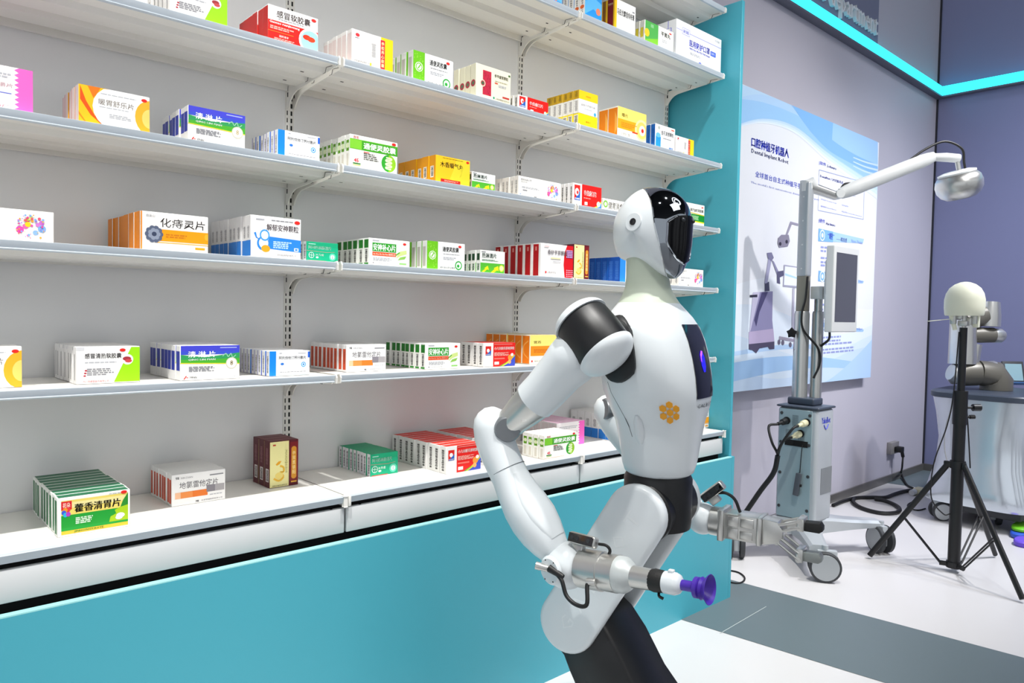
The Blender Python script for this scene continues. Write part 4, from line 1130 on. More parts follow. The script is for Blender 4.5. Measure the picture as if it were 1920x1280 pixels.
# shank running forward and down to the rolling base
K2 = K + V((.005, 0, 0))
b = MB()
def ring(cx, cz, hx, hy, tx):
    t = V((math.cos(tx), 0, math.sin(tx)))
    return [V((cx, 0, cz)) + t * (hx * c) + V((0, hy * s, 0)) for c, s in ((1, -.86), (1, .86), (.86, 1), (-.86, 1), (-1, .86), (-1, -.86), (-.86, -1), (.86, -1))]
b.loft([ring(-.152, .47, .06, .080, .3), ring(-.128, .43, .072, .088, .45), ring(-.09, .37, .078, .092, .6), ring(-.035, .28, .080, .094, .7), ring(.03, .20, .085, .096, .7), ring(.07, .15, .09, .1, .5)], Mrb, smooth=False)
sh = b.build('shank', rob, True, angle=60)
b = MB(); b.tube([V((-.212, -.081, .40)), V((-.08, -.0945, .30)), V((.0, -.097, .2))], .0012, Mrg, 6); b.build('shank_seam', sh, True)
b = MB(); b.loft([sup(.08, .20, .20, z, 40, 3.2) for z in (.055, .06, .13, .16)] + [sup(.08, .16, .16, .175, 40, 3)], Mrw); base = b.build('rolling_base', rob, True)
for sx in (-1, 1):
    for sy in (-1, 1):
        b = MB(); b.cyl((.08 + .13 * sx, .13 * sy - .02, .045), (.08 + .13 * sx, .13 * sy + .02, .045), .045, Mrb); b.build('wheel', base, True)
# ---- head, built round an ear-to-ear axis so the visor edge is a clean curve
HC = V((-.004, 0, 1.391))
YC, YS = math.cos(math.radians(13)), math.sin(math.radians(13))   # the head is turned a little to its right
PROF = [(0, .098, .0), (20, .098, .034), (40, .086, .066), (62, .056, .093), (85, .012, .1075), (105, -.030, .104), (130, -.068, .080), (155, -.092, .044), (180, -.097, .004), (205, -.090, -.034), (222, -.078, -.058), (240, -.05, -.066), (262, -.012, -.076), (285, .028, -.094), (305, .058, -.108), (318, .076, -.100), (332, .088, -.076), (347, .096, -.036), (360, .098, .0)]
def prof(a):
    a %= 360
    for i in range(len(PROF) - 1):
        if PROF[i][0] <= a <= PROF[i + 1][0]:
            P0 = PROF[i - 1] if i > 0 else PROF[-2]; P1 = PROF[i]; P2 = PROF[i + 1]; P3 = PROF[i + 2] if i + 2 < len(PROF) else PROF[1]
            t = (a - P1[0]) / (P2[0] - P1[0])
            return [.5 * ((2 * P1[k]) + (P2[k] - P0[k]) * t + (2 * P0[k] - 5 * P1[k] + 4 * P2[k] - P3[k]) * t * t + (P3[k] + 3 * P1[k] - P0[k] - 3 * P2[k]) * t ** 3) for k in (1, 2)]
def headp(a, lam, k=1.0):
    x, z = prof(a)
    w = min(1, abs(math.sin(lam)) ** 2.2 * 1.05)
    q = math.radians(a); x += (.088 * math.cos(q) - .006 - x) * w; z += (.092 * math.sin(q) - .002 - z) * w
    B = .0795
    if 222 < (a % 360) < 335:
        B = .0795 - .010 * math.sin((a % 360 - 222) / 113 * PI) ** 2
    c = math.cos(lam); s = math.sin(lam)
    cc = math.copysign(abs(c) ** .92, c)
    X_, Y_ = x * cc * k, B * s * k
    return HC + V((X_ * YC + Y_ * YS, -X_ * YS + Y_ * YC, z * cc * k))
VA0, VA1 = -58, 102     # visor runs from the chin over the crown
def vis(a):
    """half width of the visor (latitude) at profile angle a"""
    t = (a - VA0) / (VA1 - VA0)
    if t <= 0 or t >= 1: return 0
    return math.radians(58) * (math.sin(PI * t) ** .55) * (1 - .12 * t)
def strip(b, aa, f0, f1, m, k=1.0, n=14):
    R = []
    for a in aa:
        l0, l1 = f0(a), f1(a)
        R.append([headp(a, l0 + (l1 - l0) * i / n, k) for i in range(n + 1)])
    b.loft(R, m, caps=False, closed=False)
aa = [VA0 + (VA1 - VA0) * i / 60 for i in range(61)]
bb = [VA1 + (360 + VA0 - VA1) * i / 50 for i in range(51)]
b = MB()
for s in (-1, 1):
    strip(b, aa, lambda a: s * vis(a), lambda a: s * PI / 2 * .999, Mrw, 1.0, 18)
    strip(b, bb, lambda a: 0, lambda a: s * PI / 2 * .999, Mrw, 1.0, 22)
bmesh.ops.remove_doubles(b.bm, verts=b.bm.verts[:], dist=.0002)
head = b.build('head_shell', rob, True, angle=60)
b = MB(); strip(b, aa, lambda a: -vis(a) + .012, lambda a: vis(a) - .012, Mchr, 1.002, 40)
visor = b.build('mirror_visor', head, True, fix=True, angle=80); tag(visor, 'mirror chrome visor')
b = MB()
for s in (-1, 1):
    b.tube([headp(a, s * (vis(a) - .006), 1.0) for a in aa], .0014, Mchr2, 6)
b.build('visor_rim', visor, True)
# eye window
def eye(a):
    t = (a + 27) / 46
    if t < 0 or t > 1: return 0
    return math.radians(37) * min(1, (math.sin(PI * min(t / .35, 1) / 2)) ** .5 if t < .35 else 1) * (1 if t < .85 else (1 - (t - .85) / .15 * .35) )
ea = [-27 + 46 * i / 24 for i in range(25)]
b = MB(); strip(b, ea, lambda a: -eye(a), lambda a: eye(a), mat('eye_glass', '#0a0b0e', rough=.16, spec=.25), 1.035, 20); ew = b.build('eye_window', head, True, angle=80)
b = MB()
rim = [headp(a, eye(a), 1.03) for a in ea] + [headp(a, -eye(a), 1.03) for a in reversed(ea)]
b.tube(rim + [rim[0]], .0022, Mchr2, 6); b.build('window_rim', ew, True)
for l in (-14, 14):
    b = MB(); b.ball(headp(13, math.radians(l), 1.036), .005, Mrg, 12, 8); b.build('eye_lens', ew, True)
for s in (-1, 1):
    b = MB()
    e = HC; yy = 0
    ec = headp(75, s * math.radians(79)); en = ((headp(76, s * math.radians(79)) - headp(74, s * math.radians(79))).cross(headp(75, s * math.radians(79.6)) - headp(75, s * math.radians(78.4)))).normalized(); en = en if en.y * s > 0 else -en
    b.lathe([(.0215, -.008), (.0215, .0004), (.0207, .0014), (0, .0020)], ec, en, Mrw, 32); ear = b.build('ear_disc', head, True)
    b = MB(); b.lathe([(.0082, 0), (.0082, .0030), (.0058, .0034), (.0035, .0026), (0, .0024)], ec, en, Mgls, 20); b.build('side_lens', ear, True)

# ================================================================== the implant camera cart, poster, phantom head, arm cart
Mst = mat('cart_silver', '#bcc1c5', rough=.34, metal=.3, noise=.05, nscale=10)
Mst2 = mat('cart_plate_teal_sheen', '#9fb4ba', rough=.4, metal=.35, noise=.04, nscale=8)
Mtop = mat('cart_top_navy', '#39414f', rough=.4)
Mrub = mat('rubber_dark', '#35373a', rough=.6)
Mwht = mat('plastic_white', '#dcdedd', rough=.4)
Mivory = mat('connector_ivory', '#d8d3ae', rough=.5)
def caster(parent, x, y, r, yaw=0, w=.05):
    """twin wheel caster: hood, two wheels with light caps"""
    R_ = Matrix.Translation(V((x, y, 0))) @ Matrix.Rotation(yaw, 4, 'Z')
    b = MB(); b.box((-r * .5, -w * .28, r * .55), (r * .75, w * .28, r * 2.05), Mst, .006, 2, R_); b.cyl(R_ @ V((0, 0, r * 1.9)), R_ @ V((0, 0, r * 2.35)), .014, Mst, None, 14)
    cs = b.build('caster', parent)
    for s in (-1, 1):
        b = MB()
        c = R_ @ V((0, s * w * .5, r)); ax = R_.to_3x3() @ V((0, s, 0))
        b.lathe([(r * .8, -w * .22), (r, -w * .18), (r, w * .12), (r * .93, w * .2), (r * .86, w * .205)], c, ax, Mrub, 30)
        b.lathe([(r * .86, w * .19), (r * .84, w * .215), (0, w * .225)], c, ax, mat('hub_neutral', '#a9adb0', rough=.4, metal=.2), 30)
        b.build('caster_wheel', cs)
    return cs

cx, cy = 2.685, -.03
X0, X1, Y0, Y1 = 2.56, 2.74, -.105, .105
cm = ((X0 + X1) / 2, (Y0 + Y1) / 2)
cart = thing('surgical_camera_cart', (cm[0], cm[1], 0), 'silver wheeled cart with tall post, monitor and long camera arm before the poster', 'medical cart')
b = MB()
for tx, ty in ((2.363, -.215), (3.0, -.215), (2.345, .18), (3.0, .18)):
    d = V((tx - cm[0], ty - cm[1], 0)); L = d.length; d.normalize(); n = V((-d.y, d.x, 0))
    rings = []
    for t, w, h0, h1 in ((.02, .085, .125, .205), (.3, .07, .128, .195), (.6, .052, .13, .178), (.9, .045, .132, .168), (1.06, .042, .135, .163)):
        c = V((cm[0], cm[1], 0)) + d * (L * t)
        rings.append([c + n * w + V((0, 0, h0)), c + n * w + V((0, 0, h1 - .012)), c + n * (w - .014) + V((0, 0, h1)), c - n * (w - .014) + V((0, 0, h1)), c - n * w + V((0, 0, h1 - .012)), c - n * w + V((0, 0, h0))])
    b.loft(rings, Mst)
base = b.build('wheel_base', cart, angle=30)
for (tx, ty), yw in (((2.363, -.248), -1.0), ((3.0, -.252), 1.0), ((2.345, .19), .6), ((3.0, .19), .3)):
    caster(cart, tx, ty + .0, .070, yw, .056)
b = MB(); b.box((X0, Y0, .19), (X1, Y1, .752), Mst, .018, 4); col = b.build('column', cart)
Mlogo = mat('logo_blue', '#3a46c8', rough=.4)
b = MB()
lx0 = X0 + (X1 - X0) * .22
b.text('YakeBot', (lx0, Y0 - .0008, .683), ((X1 - X0) * .52, 0, .0), (0, 0, .03), Mlogo, .03)
pp = [V((X0 + (X1 - X0) * (.36 + .26 * k / 8), Y0 - .0015, .676 - .022 * math.sin(PI * k / 8))) for k in range(9)]
b.tube(pp, .0022, Mlogo, 6); b.build('logo', col)
b = MB(); b.box((X0 + .05, Y0 - .002, .33), (X1 - .012, Y0 - .0002, .46), mat('patch_grey', '#8b8f92', rough=.5, metal=.3)); b.build('service_plate', col)
# rear connector panel on the face towards the shelves
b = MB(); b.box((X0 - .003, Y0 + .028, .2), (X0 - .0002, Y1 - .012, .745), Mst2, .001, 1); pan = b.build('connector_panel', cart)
for y in (Y0 + .040, Y1 - .024):
    for z in (.722, .575, .42, .25):
        b = MB(); b.lathe([(.008, -.001), (.008, .002), (.006, .0028), (0, .003)], (X0 - .003, y, z), (-1, 0, 0), Mrub, 14); b.build('panel_screw', pan)
b = MB()
for gy0, gy1, gz0, gz1 in ((.078, .105, .665, .715), (.045, .072, .592, .64), (.11, .14, .592, .64)):
    for i in range(7):
        for j in range(11):
            y = Y1 - .005 - (gy0 + (gy1 - gy0) * i / 6) ; z = gz0 + (gz1 - gz0) * j / 10
            b.face([(X0 - .0034, y - .0012, z - .0014), (X0 - .0034, y + .0012, z - .0014), (X0 - .0034, y + .0012, z + .0014), (X0 - .0034, y - .0012, z + .0014)], Mblk)
b.build('vent_holes', pan)
b = MB(); b.box((X0 - .005, Y0 + .046, .562), (X0 - .0028, Y1 - .045, .592), Mblk); b.build('socket_bay', pan)
yA, yB, yC = Y1 - .052, Y0 + .055, Y0 + .085
for yy, zz, m, nm in ((yA, .685, Mcab, 'black'), (yB, .688, Mivory, 'ivory'), (yC, .628, Mivory, 'ivory')):
    b = MB()
    b.lathe([(.019, 0), (.019, .006)], (X0 - .003, yy, zz), (-1, 0, 0), Mblk, 18)
    b.lathe([(.015, .006), (.017, .012), (.0155, .04), (.009, .045), (.0085, .075)], (X0 - .003, yy, zz), (-1, .12, -.16), m, 18)
    tag(b.build('connector_plug', cart), nm + ' cable plug')
b = MB()
j = V((X0 - .10, Y1 - .06, .52))
ends = [(yA, .685, .03), (yB, .688, .01), (yC, .628, .02)]
for yy, zz, dy in ends:
    s = V((X0 - .075, yy + .009, zz - .013))
    b.tube(spline([s, s + V((-.035, dy, -.012)), (s + j) / 2 + V((-.04, .01, -.01)), j, j + V((.0, .01, -.08))], 6), .0065, Mcab, 10)
b.tube(spline([j, j + V((-.0, .02, -.09)), V((X0 - .13, Y1 + .02, .32)), V((X0 - .20, Y1 + .10, .14)), V((X0 - .22, Y1 + .15, .012)), V((X0 - .12, Y1 + .2, .008))], 7), .0125, Mcab, 10)
b.build('power_cable', cart)
b = MB(); b.tube(spline([V((X0 - .006, Y0 + .07, .575)), V((X0 - .012, Y0 + .071, .55)), V((X0 - .014, Y0 + .074, .48)), V((X0 - .010, Y0 + .078, .435))], 5), .0022, Mcab, 8); b.build('hub_cable', cart)
b = MB(); Mh = Matrix.Translation(V((X0 - .0175, Y0 + .086, .375))) @ Matrix.Rotation(.13, 4, 'X'); b.box((-.007, -.014, -.056), (.007, .014, .058), mat('hub_grey', '#5b5f66', rough=.4, metal=.4), .003, 2, Mh); b.box((-.004, -.022, -.006), (.004, -.012, .006), Mblk, 0, 1, Mh); b.build('usb_hub', cart)
# navy top, poles, post
b = MB(); b.box((X0 - .006, Y0 - .006, .752), (X1 + .006, Y1 + .006, .764), Mtop, .008, 3); b.build('top_plate', cart)
P1 = V((2.655, .04, 0)); P2 = V((2.70, -.022, 0))
b = MB(); b.box((P1.x - .045, P2.y - .035, .764), (P1.x + .06, P1.y + .042, .800), Mtop, .008, 3); b.build('pole_collar', cart)
b = MB(); b.lathe([(.037, .8), (.037, 1.222), (.033, 1.236), (.0, 1.237)], (P1.x, P1.y, 0), (0, 0, 1), Malu, 28); b.build('pole', cart)
b = MB(); b.lathe([(.028, .8), (.028, 1.222), (.025, 1.236), (.02, 1.237), (.02, 1.30), (0, 1.301)], (P2.x, P2.y, 0), (0, 0, 1), Malu, 28); b.build('pole', cart)
b = MB(); b.box((P1.x - .025, P1.y - .027, 1.236), (P1.x + .025, P1.y + .023, 1.42), mat('post_lower', '#8c887c', rough=.45, metal=.3), .003); b.build('post_sleeve', cart)
b = MB(); b.box((P1.x - .028, P1.y - .030, 1.41), (P1.x + .028, P1.y + .026, 1.885), Mst, .010, 3); po = b.build('post', cart)
b = MB()
for z in (1.45, 1.57, 1.69, 1.81): b.lathe([(.004, 0), (.004, .0012)], (P1.x - .028, P1.y - .002, z), (-1, 0, 0), Mwht, 10)
b.build('post_screw', po)
b = MB(); b.lathe([(.006, 0), (.006, .02)], (P1.x - .037, P1.y + .02, 1.125), (-1, 0, 0), Mblk, 10)
st = [(math.cos(2 * PI * k / 10 + .3) * (.028 if k % 2 == 0 else .019), math.sin(2 * PI * k / 10 + .3) * (.028 if k % 2 == 0 else .019)) for k in range(10)]
b.prism(st, (P1.x - .057, P1.y + .02, 1.125), (0, 1, 0), (0, 0, 1), (-.012, 0, 0), Mblk, .002); b.build('star_knob', cart)
TT = 3.76
A0 = V((P1.x, P1.y, 1.868)); A1 = at(1566, 367, TT); A2 = at(1752, 293, TT); A3 = at(1795, 297, TT); HD = at(1798, 342, TT)
b = MB(); b.tube([A0 + V((0, 0, -.03)), A0 + V((0, 0, .015)), A0 + (A1 - A0) * .1 + V((0, 0, .022)), A0 + (A1 - A0) * .3], [.030, .032, .031, .024], Mwht, 18)
b.tube([A0 + (A1 - A0) * .15, A1], [.027, .023], Malu, 18); b.build('arm_link', cart)
b = MB(); b.ball(A1 + (A2 - A1) * .03, .024, Mwht, 18, 12); b.lathe([(.022, -.03), (.022, .03)], A1 + (A2 - A1) * .03, CF, Mwht, 18); b.build('arm_hinge', cart)
u = (A2 - A1).normalized()
b = MB()
b.tube([A1 + u * .03, A1 + u * .06, A1 + u * .10, A2 - u * .07, A2 - u * .03, A2], [.028, .033, .036, .034, .030, .024], Mwht, 22, flat=(V((0, 0, 1)), .8)); b.build('arm_beam', cart)
b = MB(); b.box(A2 - CR * .01 - V((0, 0, .02)) - CF * .018, A2 + CR * .105 + V((0, 0, .018)) + CF * .018, Mwht, .008, 3) if False else b.tube([A2 - u * .012, A2 + (A3 - A2) * .5, A3 + CR * .008], [.019, .023, .022], Mwht, 18); b.build('arm_end', cart)
b = MB(); b.cyl(A3 + V((0, 0, -.01)), HD + V((0, 0, .05)), .012, Malu, None, 14); b.build('head_swivel', cart)
# camera head: a pale rounded disc tipped towards the room
tilt = (V((0, 0, 1)) + CR * -.30 + CF * -.10).normalized()
b = MB()
b.lathe([(.0, .062), (.06, .060), (.085, .052), (.103, .030), (.110, .002), (.106, -.03), (.090, -.056), (.066, -.072), (.05, -.070), (.0, -.068)], HD + V((0, 0, -.008)), tilt, Malu, 40); hd = b.build('camera_head', cart)
b = MB(); b.lathe([(.088, .050), (.088, .058), (.06, .066), (.0, .066)], HD + V((0, 0, -.006)), tilt, Mwht, 36); b.build('head_cover', hd)
b = MB(); b.lathe([(.026, -.066), (.026, -.078), (.018, -.079), (.0, -.073)], HD + V((0, 0, -.008)) - CF * .03 , tilt, Mgls, 20); b.build('lens', hd)
b = MB(); b.tube(spline([A2 - u * .14 + V((0, 0, .03)), A2 - u * .05 + V((0, 0, .055)), A2 + CR * .05 + V((0, 0, .075)), A3 + CR * .02 + V((0, 0, .05)), A3 + CR * .035 + V((0, 0, -.02)), HD + V((0, 0, .04)) + CR * .035], 6), .006, Mcab, 8)
b.tube(spline([A1 + CR * .02 + V((0, 0, .026)), A1 + u * .05 + V((0, 0, .042)), A1 + u * .1 + V((0, 0, .028))], 5), .005, Mcab, 8); b.build('arm_cable', cart)
b = MB(); b.tube(spline([V((P1.x - .02, P1.y - .032, 1.41)), V((P1.x - .03, P1.y - .03, 1.3)), V((P1.x - .045, P1.y - .02, 1.22)), V((P1.x - .04, P1.y - .03, 1.14)), V((P2.x - .03, P2.y - .02, 1.05)), V((P2.x - .03, P2.y - .03, .97)), V((P2.x - .038, P2.y - .005, .90))], 6), .0055, Mcab, 8); b.build('post_cable', cart)
# monitor on its bracket
MY = -.15
m0 = V((2.575, MY, 1.13)); m1 = V((2.86, MY, 1.585))
b = MB(); b.box((2.575, MY, 1.135), (2.862, MY + .040, 1.555), Mwht, .006, 3); b.box((2.61, MY + .04, 1.2), (2.83, MY + .062, 1.49), Mwht, .008, 2); b.box((2.66, MY + .06, 1.30), (2.76, MY + .085, 1.40), Mwht, .003)
mon = b.build('monitor_case', cart)
b = MB(); b.box((2.600, MY - .0008, 1.185), (2.838, MY + .002, 1.522), mat('screen_off', '#55565e', rough=.25)); b.build('screen', mon)
b = MB(); b.box((P2.x - .032, P2.y - .032, 1.298), (P2.x + .03, P2.y + .03, 1.362), Mwht, .004); b.build('bracket_block', cart)
b = MB(); b.ball(V((2.705, MY + .098, 1.335)), .018, Mblk, 16, 10); b.cyl((2.705, MY + .08, 1.335), (P2.x + .005, P2.y - .028, 1.33), .009, Mblk, None, 12); b.build('bracket_knob', cart)
b = MB(); b.tube(spline([V((2.64, MY + .04, 1.15)), V((2.66, MY + .05, 1.10)), V((2.68, MY + .09, 1.07)), V((P2.x, P2.y - .02, 1.06))], 6), .006, Mcab, 8); b.build('monitor_cable', cart)

# ---- poster on the wall
PY = .318
t = thing('poster_board', (3.4, PY, .8), 'large pale blue dental implant robot poster board mounted on the wall behind the silver cart', 'poster')
Mpb = mat('poster_paper', '#e9ebf0', rough=.35)
def pw(x, y, off=.0006):
    return onY(x, y, PY - off)
q = [pw(1374, 737.5, 0), pw(1637, 704.5, 0), pw(1643.5, 262, 0), pw(1380, 157, 0)]
zb = (q[0].z + q[1].z) / 2; zt = (q[2].z + q[3].z) / 2; xr = (q[1].x + q[2].x) / 2; xl = q[0].x - .10
b = MB(); b.box((xl, PY, zb), (xr, PY + .03, zt), Mpb); b.box((xl + .06, PY + .03, zb + .06), (xr - .06, WY - .001, zt - .06), Mpb); b.build('board', t)
def pq(u, v, off=.0005):
    return V((xl + (xr - xl) * u, PY - off, zb + (zt - zb) * v))
b = MB()
c_ = lambda h: mat('poster_' + h.lstrip('#'), h, rough=.35)
nn_ = 26
def band(lo, hi, c, off, u0=0., u1=1.):
    us = [u0 + (u1 - u0) * k / nn_ for k in range(nn_ + 1)]
    b.face([pq(u, min(1, max(0, lo(u))), off) for u in us] + [pq(u, min(1, max(0, hi(u))), off) for u in reversed(us)], c_(c))
# broad printed swooshes above and below
for i, c in enumerate(('#eef2f8', '#e4eef9', '#d8e8f8', '#cce0f7')):
    band(lambda u: 0, lambda u, i=i: (.34, .24, .15, .08)[i] + .05 * math.sin(u * 5 + i), c, .0003 + i * .0001)
def sw(lo, hi, c, off):
    L1 = [pw(p.x, p.y, off) for p in spline([(x, y, 0) for x, y in lo], 7)]
    L2 = [pw(p.x, p.y, off) for p in spline([(x, y, 0) for x, y in hi], 7)]
    for p in L1 + L2:
        p.z = min(max(p.z, zb), zt); p.x = min(max(p.x, xl), xr)
    for i in range(len(L1) - 1):
        b.face([L1[i], L1[i + 1], L2[i + 1], L2[i]], c_(c))
top_ = [(1374, 152), (1430, 173), (1490, 200), (1550, 224), (1600, 244), (1646, 262)]
low = [(1374, 236), (1430, 222), (1490, 236), (1550, 284), (1600, 318), (1646, 348)]
def mixl(t): return [(a_[0] + (b_[0] - a_[0]) * t, a_[1] + (b_[1] - a_[1]) * t) for a_, b_ in zip(low, top_)]
for k, cc in enumerate(('#e6f0fa', '#d6e7f8', '#c6dff7', '#b4d4f5')):
    sw([(x, y + (26 - 8 * k) * (.2 + i * .16)) for i, (x, y) in enumerate(low)], top_, cc, .0007 + k * .00007)
sw(low, mixl(.62), '#9fcaf3', .0011)
sw([(1374, 186), (1420, 177), (1460, 187), (1500, 206), (1520, 215), (1540, 222)], [(1374, 152), (1420, 169), (1460, 186), (1500, 204), (1520, 212), (1540, 220)], '#bcdaf5', .0012)
sw([(1484, 196), (1502, 222), (1525, 252), (1556, 283), (1596, 306), (1646, 330)], [(1486, 197), (1510, 208), (1540, 219), (1575, 233), (1610, 247), (1646, 262)], '#86b9ee', .0013)
sw([(1560, 262), (1580, 276), (1600, 288), (1620, 298), (1634, 304), (1646, 308)], [(1562, 228), (1580, 235), (1600, 243), (1620, 251), (1634, 257), (1646, 262)], '#a4cdf4', .0014)
for k in range(3):
    sw([(1600, 296 + 8 * k), (1622, 305 + 9 * k), (1646, 312 + 9 * k)], [(1600, 294 + 8 * k), (1622, 302 + 9 * k), (1646, 308 + 9 * k)], '#c9e0f8', .0015)
band(lambda u: .03 + .03 * math.sin(u * 3.2), lambda u: .075 + .035 * math.sin(u * 3.2 + .5), '#a8cdf4', .0008)
band(lambda u: .115 + .02 * math.sin(u * 4), lambda u: .128 + .024 * math.sin(u * 4), '#b9d6f5', .0009, 0, .6)
band(lambda u: .0, lambda u: .0 + .22 * max(0, u - .62) ** 1.3 * 2.6, '#b8d6f6', .0010, .62, 1)
b.build('swoosh_print', t, fix=False)
b = MB()
def ptext(s, x0, y0, x1, y1, hpx, c, bold=0):
    """a line of poster lettering from pixel (x0,y0) to (x1,y1) at the foot, hpx tall"""
    o = pw(x0, y0, .0016); e = pw(x1, y1, .0016)
    h = (pw(x0, y0 - hpx, 0) - pw(x0, y0, 0)).z
    b.text(s, o, (e.x - o.x, 0, 0), (0, 0, h), c_(c), bold)
ptext('口腔种植牙机器人', 1409, 274, 1479, 293, 18, '#2a36c8', .02)
ptext('Dental Implant Robot', 1409, 288, 1478, 311, 10, '#3c48c4', .006)
ptext('全球首台自主式种植牙手术机器人', 1416, 331, 1530, 366, 11, '#4a58c8', .004)
ptext("The world's first autonomous dental implant surgery", 1408, 344, 1536, 381, 5, '#7e88cc')
for dx in (-2.5, 2.5):
    pass
ptext('|软件', 1536, 309, 1549, 313, 8, '#3a46c0', .004); ptext('Software', 1551, 313, 1568, 318, 5, '#3a46c0', .01)
ptext('DentalNavi 八大功能亮点', 1538, 332, 1581, 344, 5.5, '#3a46c0', .012)
for k, (a, s, d, s2) in enumerate((((1542, 353), 'Oral Scan', (1590, 366), 'Segmentation'), ((1539, 375), '牙列设计 Prosthetic Design', (1578, 385), 'CurveGarden'), ((1539, 388), '植体规划 Implant Planning', (1578, 398), '术后评估 Postoperative Assessment'))):
    w1 = 1.15 * sum(2 if ord(q_) > 999 else 1 for q_ in s); w2 = 1.15 * sum(2 if ord(q_) > 999 else 1 for q_ in s2); ptext(s, a[0], a[1], a[0] + w1, a[1] + w1 * .27, 3.6, '#6a74c6', .004); ptext(s2, d[0], d[1], d[0] + w2, d[1] + w2 * .27, 3.6, '#6a74c6', .004)
ptext('|硬件', 1535, 418, 1547, 421, 9, '#3a46c0', .004); ptext('Hardware', 1549, 421, 1566, 425, 5, '#3a46c0', .01)
def prect(x0, y0, x1, y1, x2, y2, x3, y3, c, off=.0013):
    b.face([pw(x0, y0, off), pw(x1, y1, off), pw(x2, y2, off), pw(x3, y3, off)], c_(c))
def pline(x0, y0, x1, y1, w, c, off=.0013):
    p0, p1 = pw(x0, y0, off), pw(x1, y1, off); d = (p1 - p0).normalized(); n = V((-d.z, 0, d.x)) * w
    b.face([p0 - n, p1 - n, p1 + n, p0 + n], c_(c))
for seg in ((1536, 318, 1621, 342), (1621, 342, 1619, 411), (1619, 411, 1534, 394), (1534, 394, 1536, 318)):
    pline(*seg, .002, '#a9b2d8')
for y, yt, s, en, bl in ((452, 428, '“眼”', 'Vision / Precise', '精准感'), (527, 507, '“手”', 'Dexterity / Hand', '自主'), (618, 598, '“脑”', 'Brain / Intelligent', '智能')):
    prect(1534, y, 1618, y + (455 - 452) * 2 - 2, 1620, yt + 20, 1535, yt, '#a9cdf3')
    prect(1534, y, 1562, y + 2, 1562, yt + 6, 1535, yt, '#7fb4ee', .0014)
    ptext(s, 1552, y - 4, 1564, y - 2, 12, '#2a36c8', .02); ptext('——' + bl, 1568, y - 1, 1588, y + 1, 8, '#3a46c0', .006); ptext(en, 1596, y + 2, 1617, y + 5, 6, '#5a66c4', .004)
    o = pw(1542, (y + yt) / 2 + 1, .0018)
    for rr, cc, of in ((.034, '#eaf3fc', .0018), (.026, '#7fb4ee', .0020), (.014, '#eaf3fc', .0022)):
        b.face([V((o.x + rr * math.cos(a), PY - of, o.z + rr * math.sin(a))) for a in [2 * PI * k / 20 for k in range(20)]], c_(cc))
for y in (463, 470, 483, 491, 497, 545, 553, 571, 580, 586, 633, 640, 646, 656, 662):
    rr = random.Random(y)
    x = 1539; e = 1575 + rr.random() * 40
    while x < e:
        d = rr.uniform(3, 8); s = 3.2 / 85 * (500 - y) / 500
        pline(x, y + (x - 1539) * (.10 - (y - 450) / 1100), min(x + d, e), y + (min(x + d, e) - 1539) * (.10 - (y - 450) / 1100), .0055, '#97a0d4')
        x += d + 1.6
b.build('lettering_print', t, fix=False)
b = MB()
def ppoly(pts, c, off=.0018):
    b.face([pw(x, y, off) for x, y in pts], c_(c))
ppoly([(1412, 548), (1449, 546), (1448, 600), (1452, 640), (1404, 645), (1407, 600)], '#8f8bb0')
ppoly([(1412, 548), (1425, 547), (1412, 600), (1406, 625), (1407, 600)], '#c8c4dc', .0021)
ppoly([(1428, 548), (1440, 547), (1424, 585), (1418, 612), (1414, 600)], '#4a466e', .0021)
ppoly([(1404, 622), (1450, 616), (1452, 640), (1404, 645)], '#b7a9c8', .0022)
ppoly([(1404, 645), (1452, 640), (1452, 654), (1443, 655), (1440, 650), (1424, 653), (1418, 662), (1410, 656), (1404, 655)], '#4e4860', .0023)
ppoly([(1406, 553), (1420, 552), (1420, 557), (1406, 557)], '#2c2a38', .0025)
ppoly([(1434, 546), (1443, 545), (1442, 528), (1434, 530)], '#4a4a62', .0021)
ppoly([(1433, 532), (1439, 530), (1447, 487), (1441, 483)], '#a9a8c4', .0023)
ppoly([(1447, 487), (1451, 490), (1462, 513), (1458, 517)], '#8e8cab', .0023)
ppoly([(1457, 509), (1469, 507), (1470, 516), (1462, 520), (1463, 532), (1457, 530)], '#5a5874', .0024)
ppoly([(1438, 474), (1447, 473), (1451, 483), (1446, 490), (1440, 484)], '#7f7d9c', .0025)
ppoly([(1470, 496), (1496, 500), (1496, 540), (1468, 537)], '#a9a8bc', .0021); ppoly([(1472, 499), (1495, 502), (1495, 536), (1470, 534)], '#eef3fa', .0024); ppoly([(1472, 512), (1495, 520), (1495, 523), (1472, 516)], '#b9dcf4', .0026)
ppoly([(1482, 415), (1497, 419), (1497, 423), (1485, 420), (1476, 442), (1473, 441)], '#9a96a8', .0021)
ppoly([(1459, 446), (1465, 440), (1479, 440), (1481, 452), (1477, 462), (1461, 464), (1458, 456)], '#8a8698', .0023)
for x, y in ((1463, 457), (1475, 453)):
    ppoly([(x + 2.4 * math.cos(a), y + 3.6 * math.sin(a)) for a in [2 * PI * k / 12 for k in range(12)]], '#33303c', .0026)
ppoly([(1486, 540), (1490, 540), (1488, 632), (1484, 632)], '#b9b6c6', .0021)
ppoly([(1461, 630), (1492, 636), (1492, 641), (1461, 636)], '#9c96a8', .0022)
for x, y in ((1461, 641), (1468, 642), (1482, 646)):
    ppoly([(x + 2.6 * math.cos(a), y + 5 * math.sin(a)) for a in [2 * PI * k / 12 for k in range(12)]], '#6a6478', .0025)
b.build('picture_print', t, fix=False)

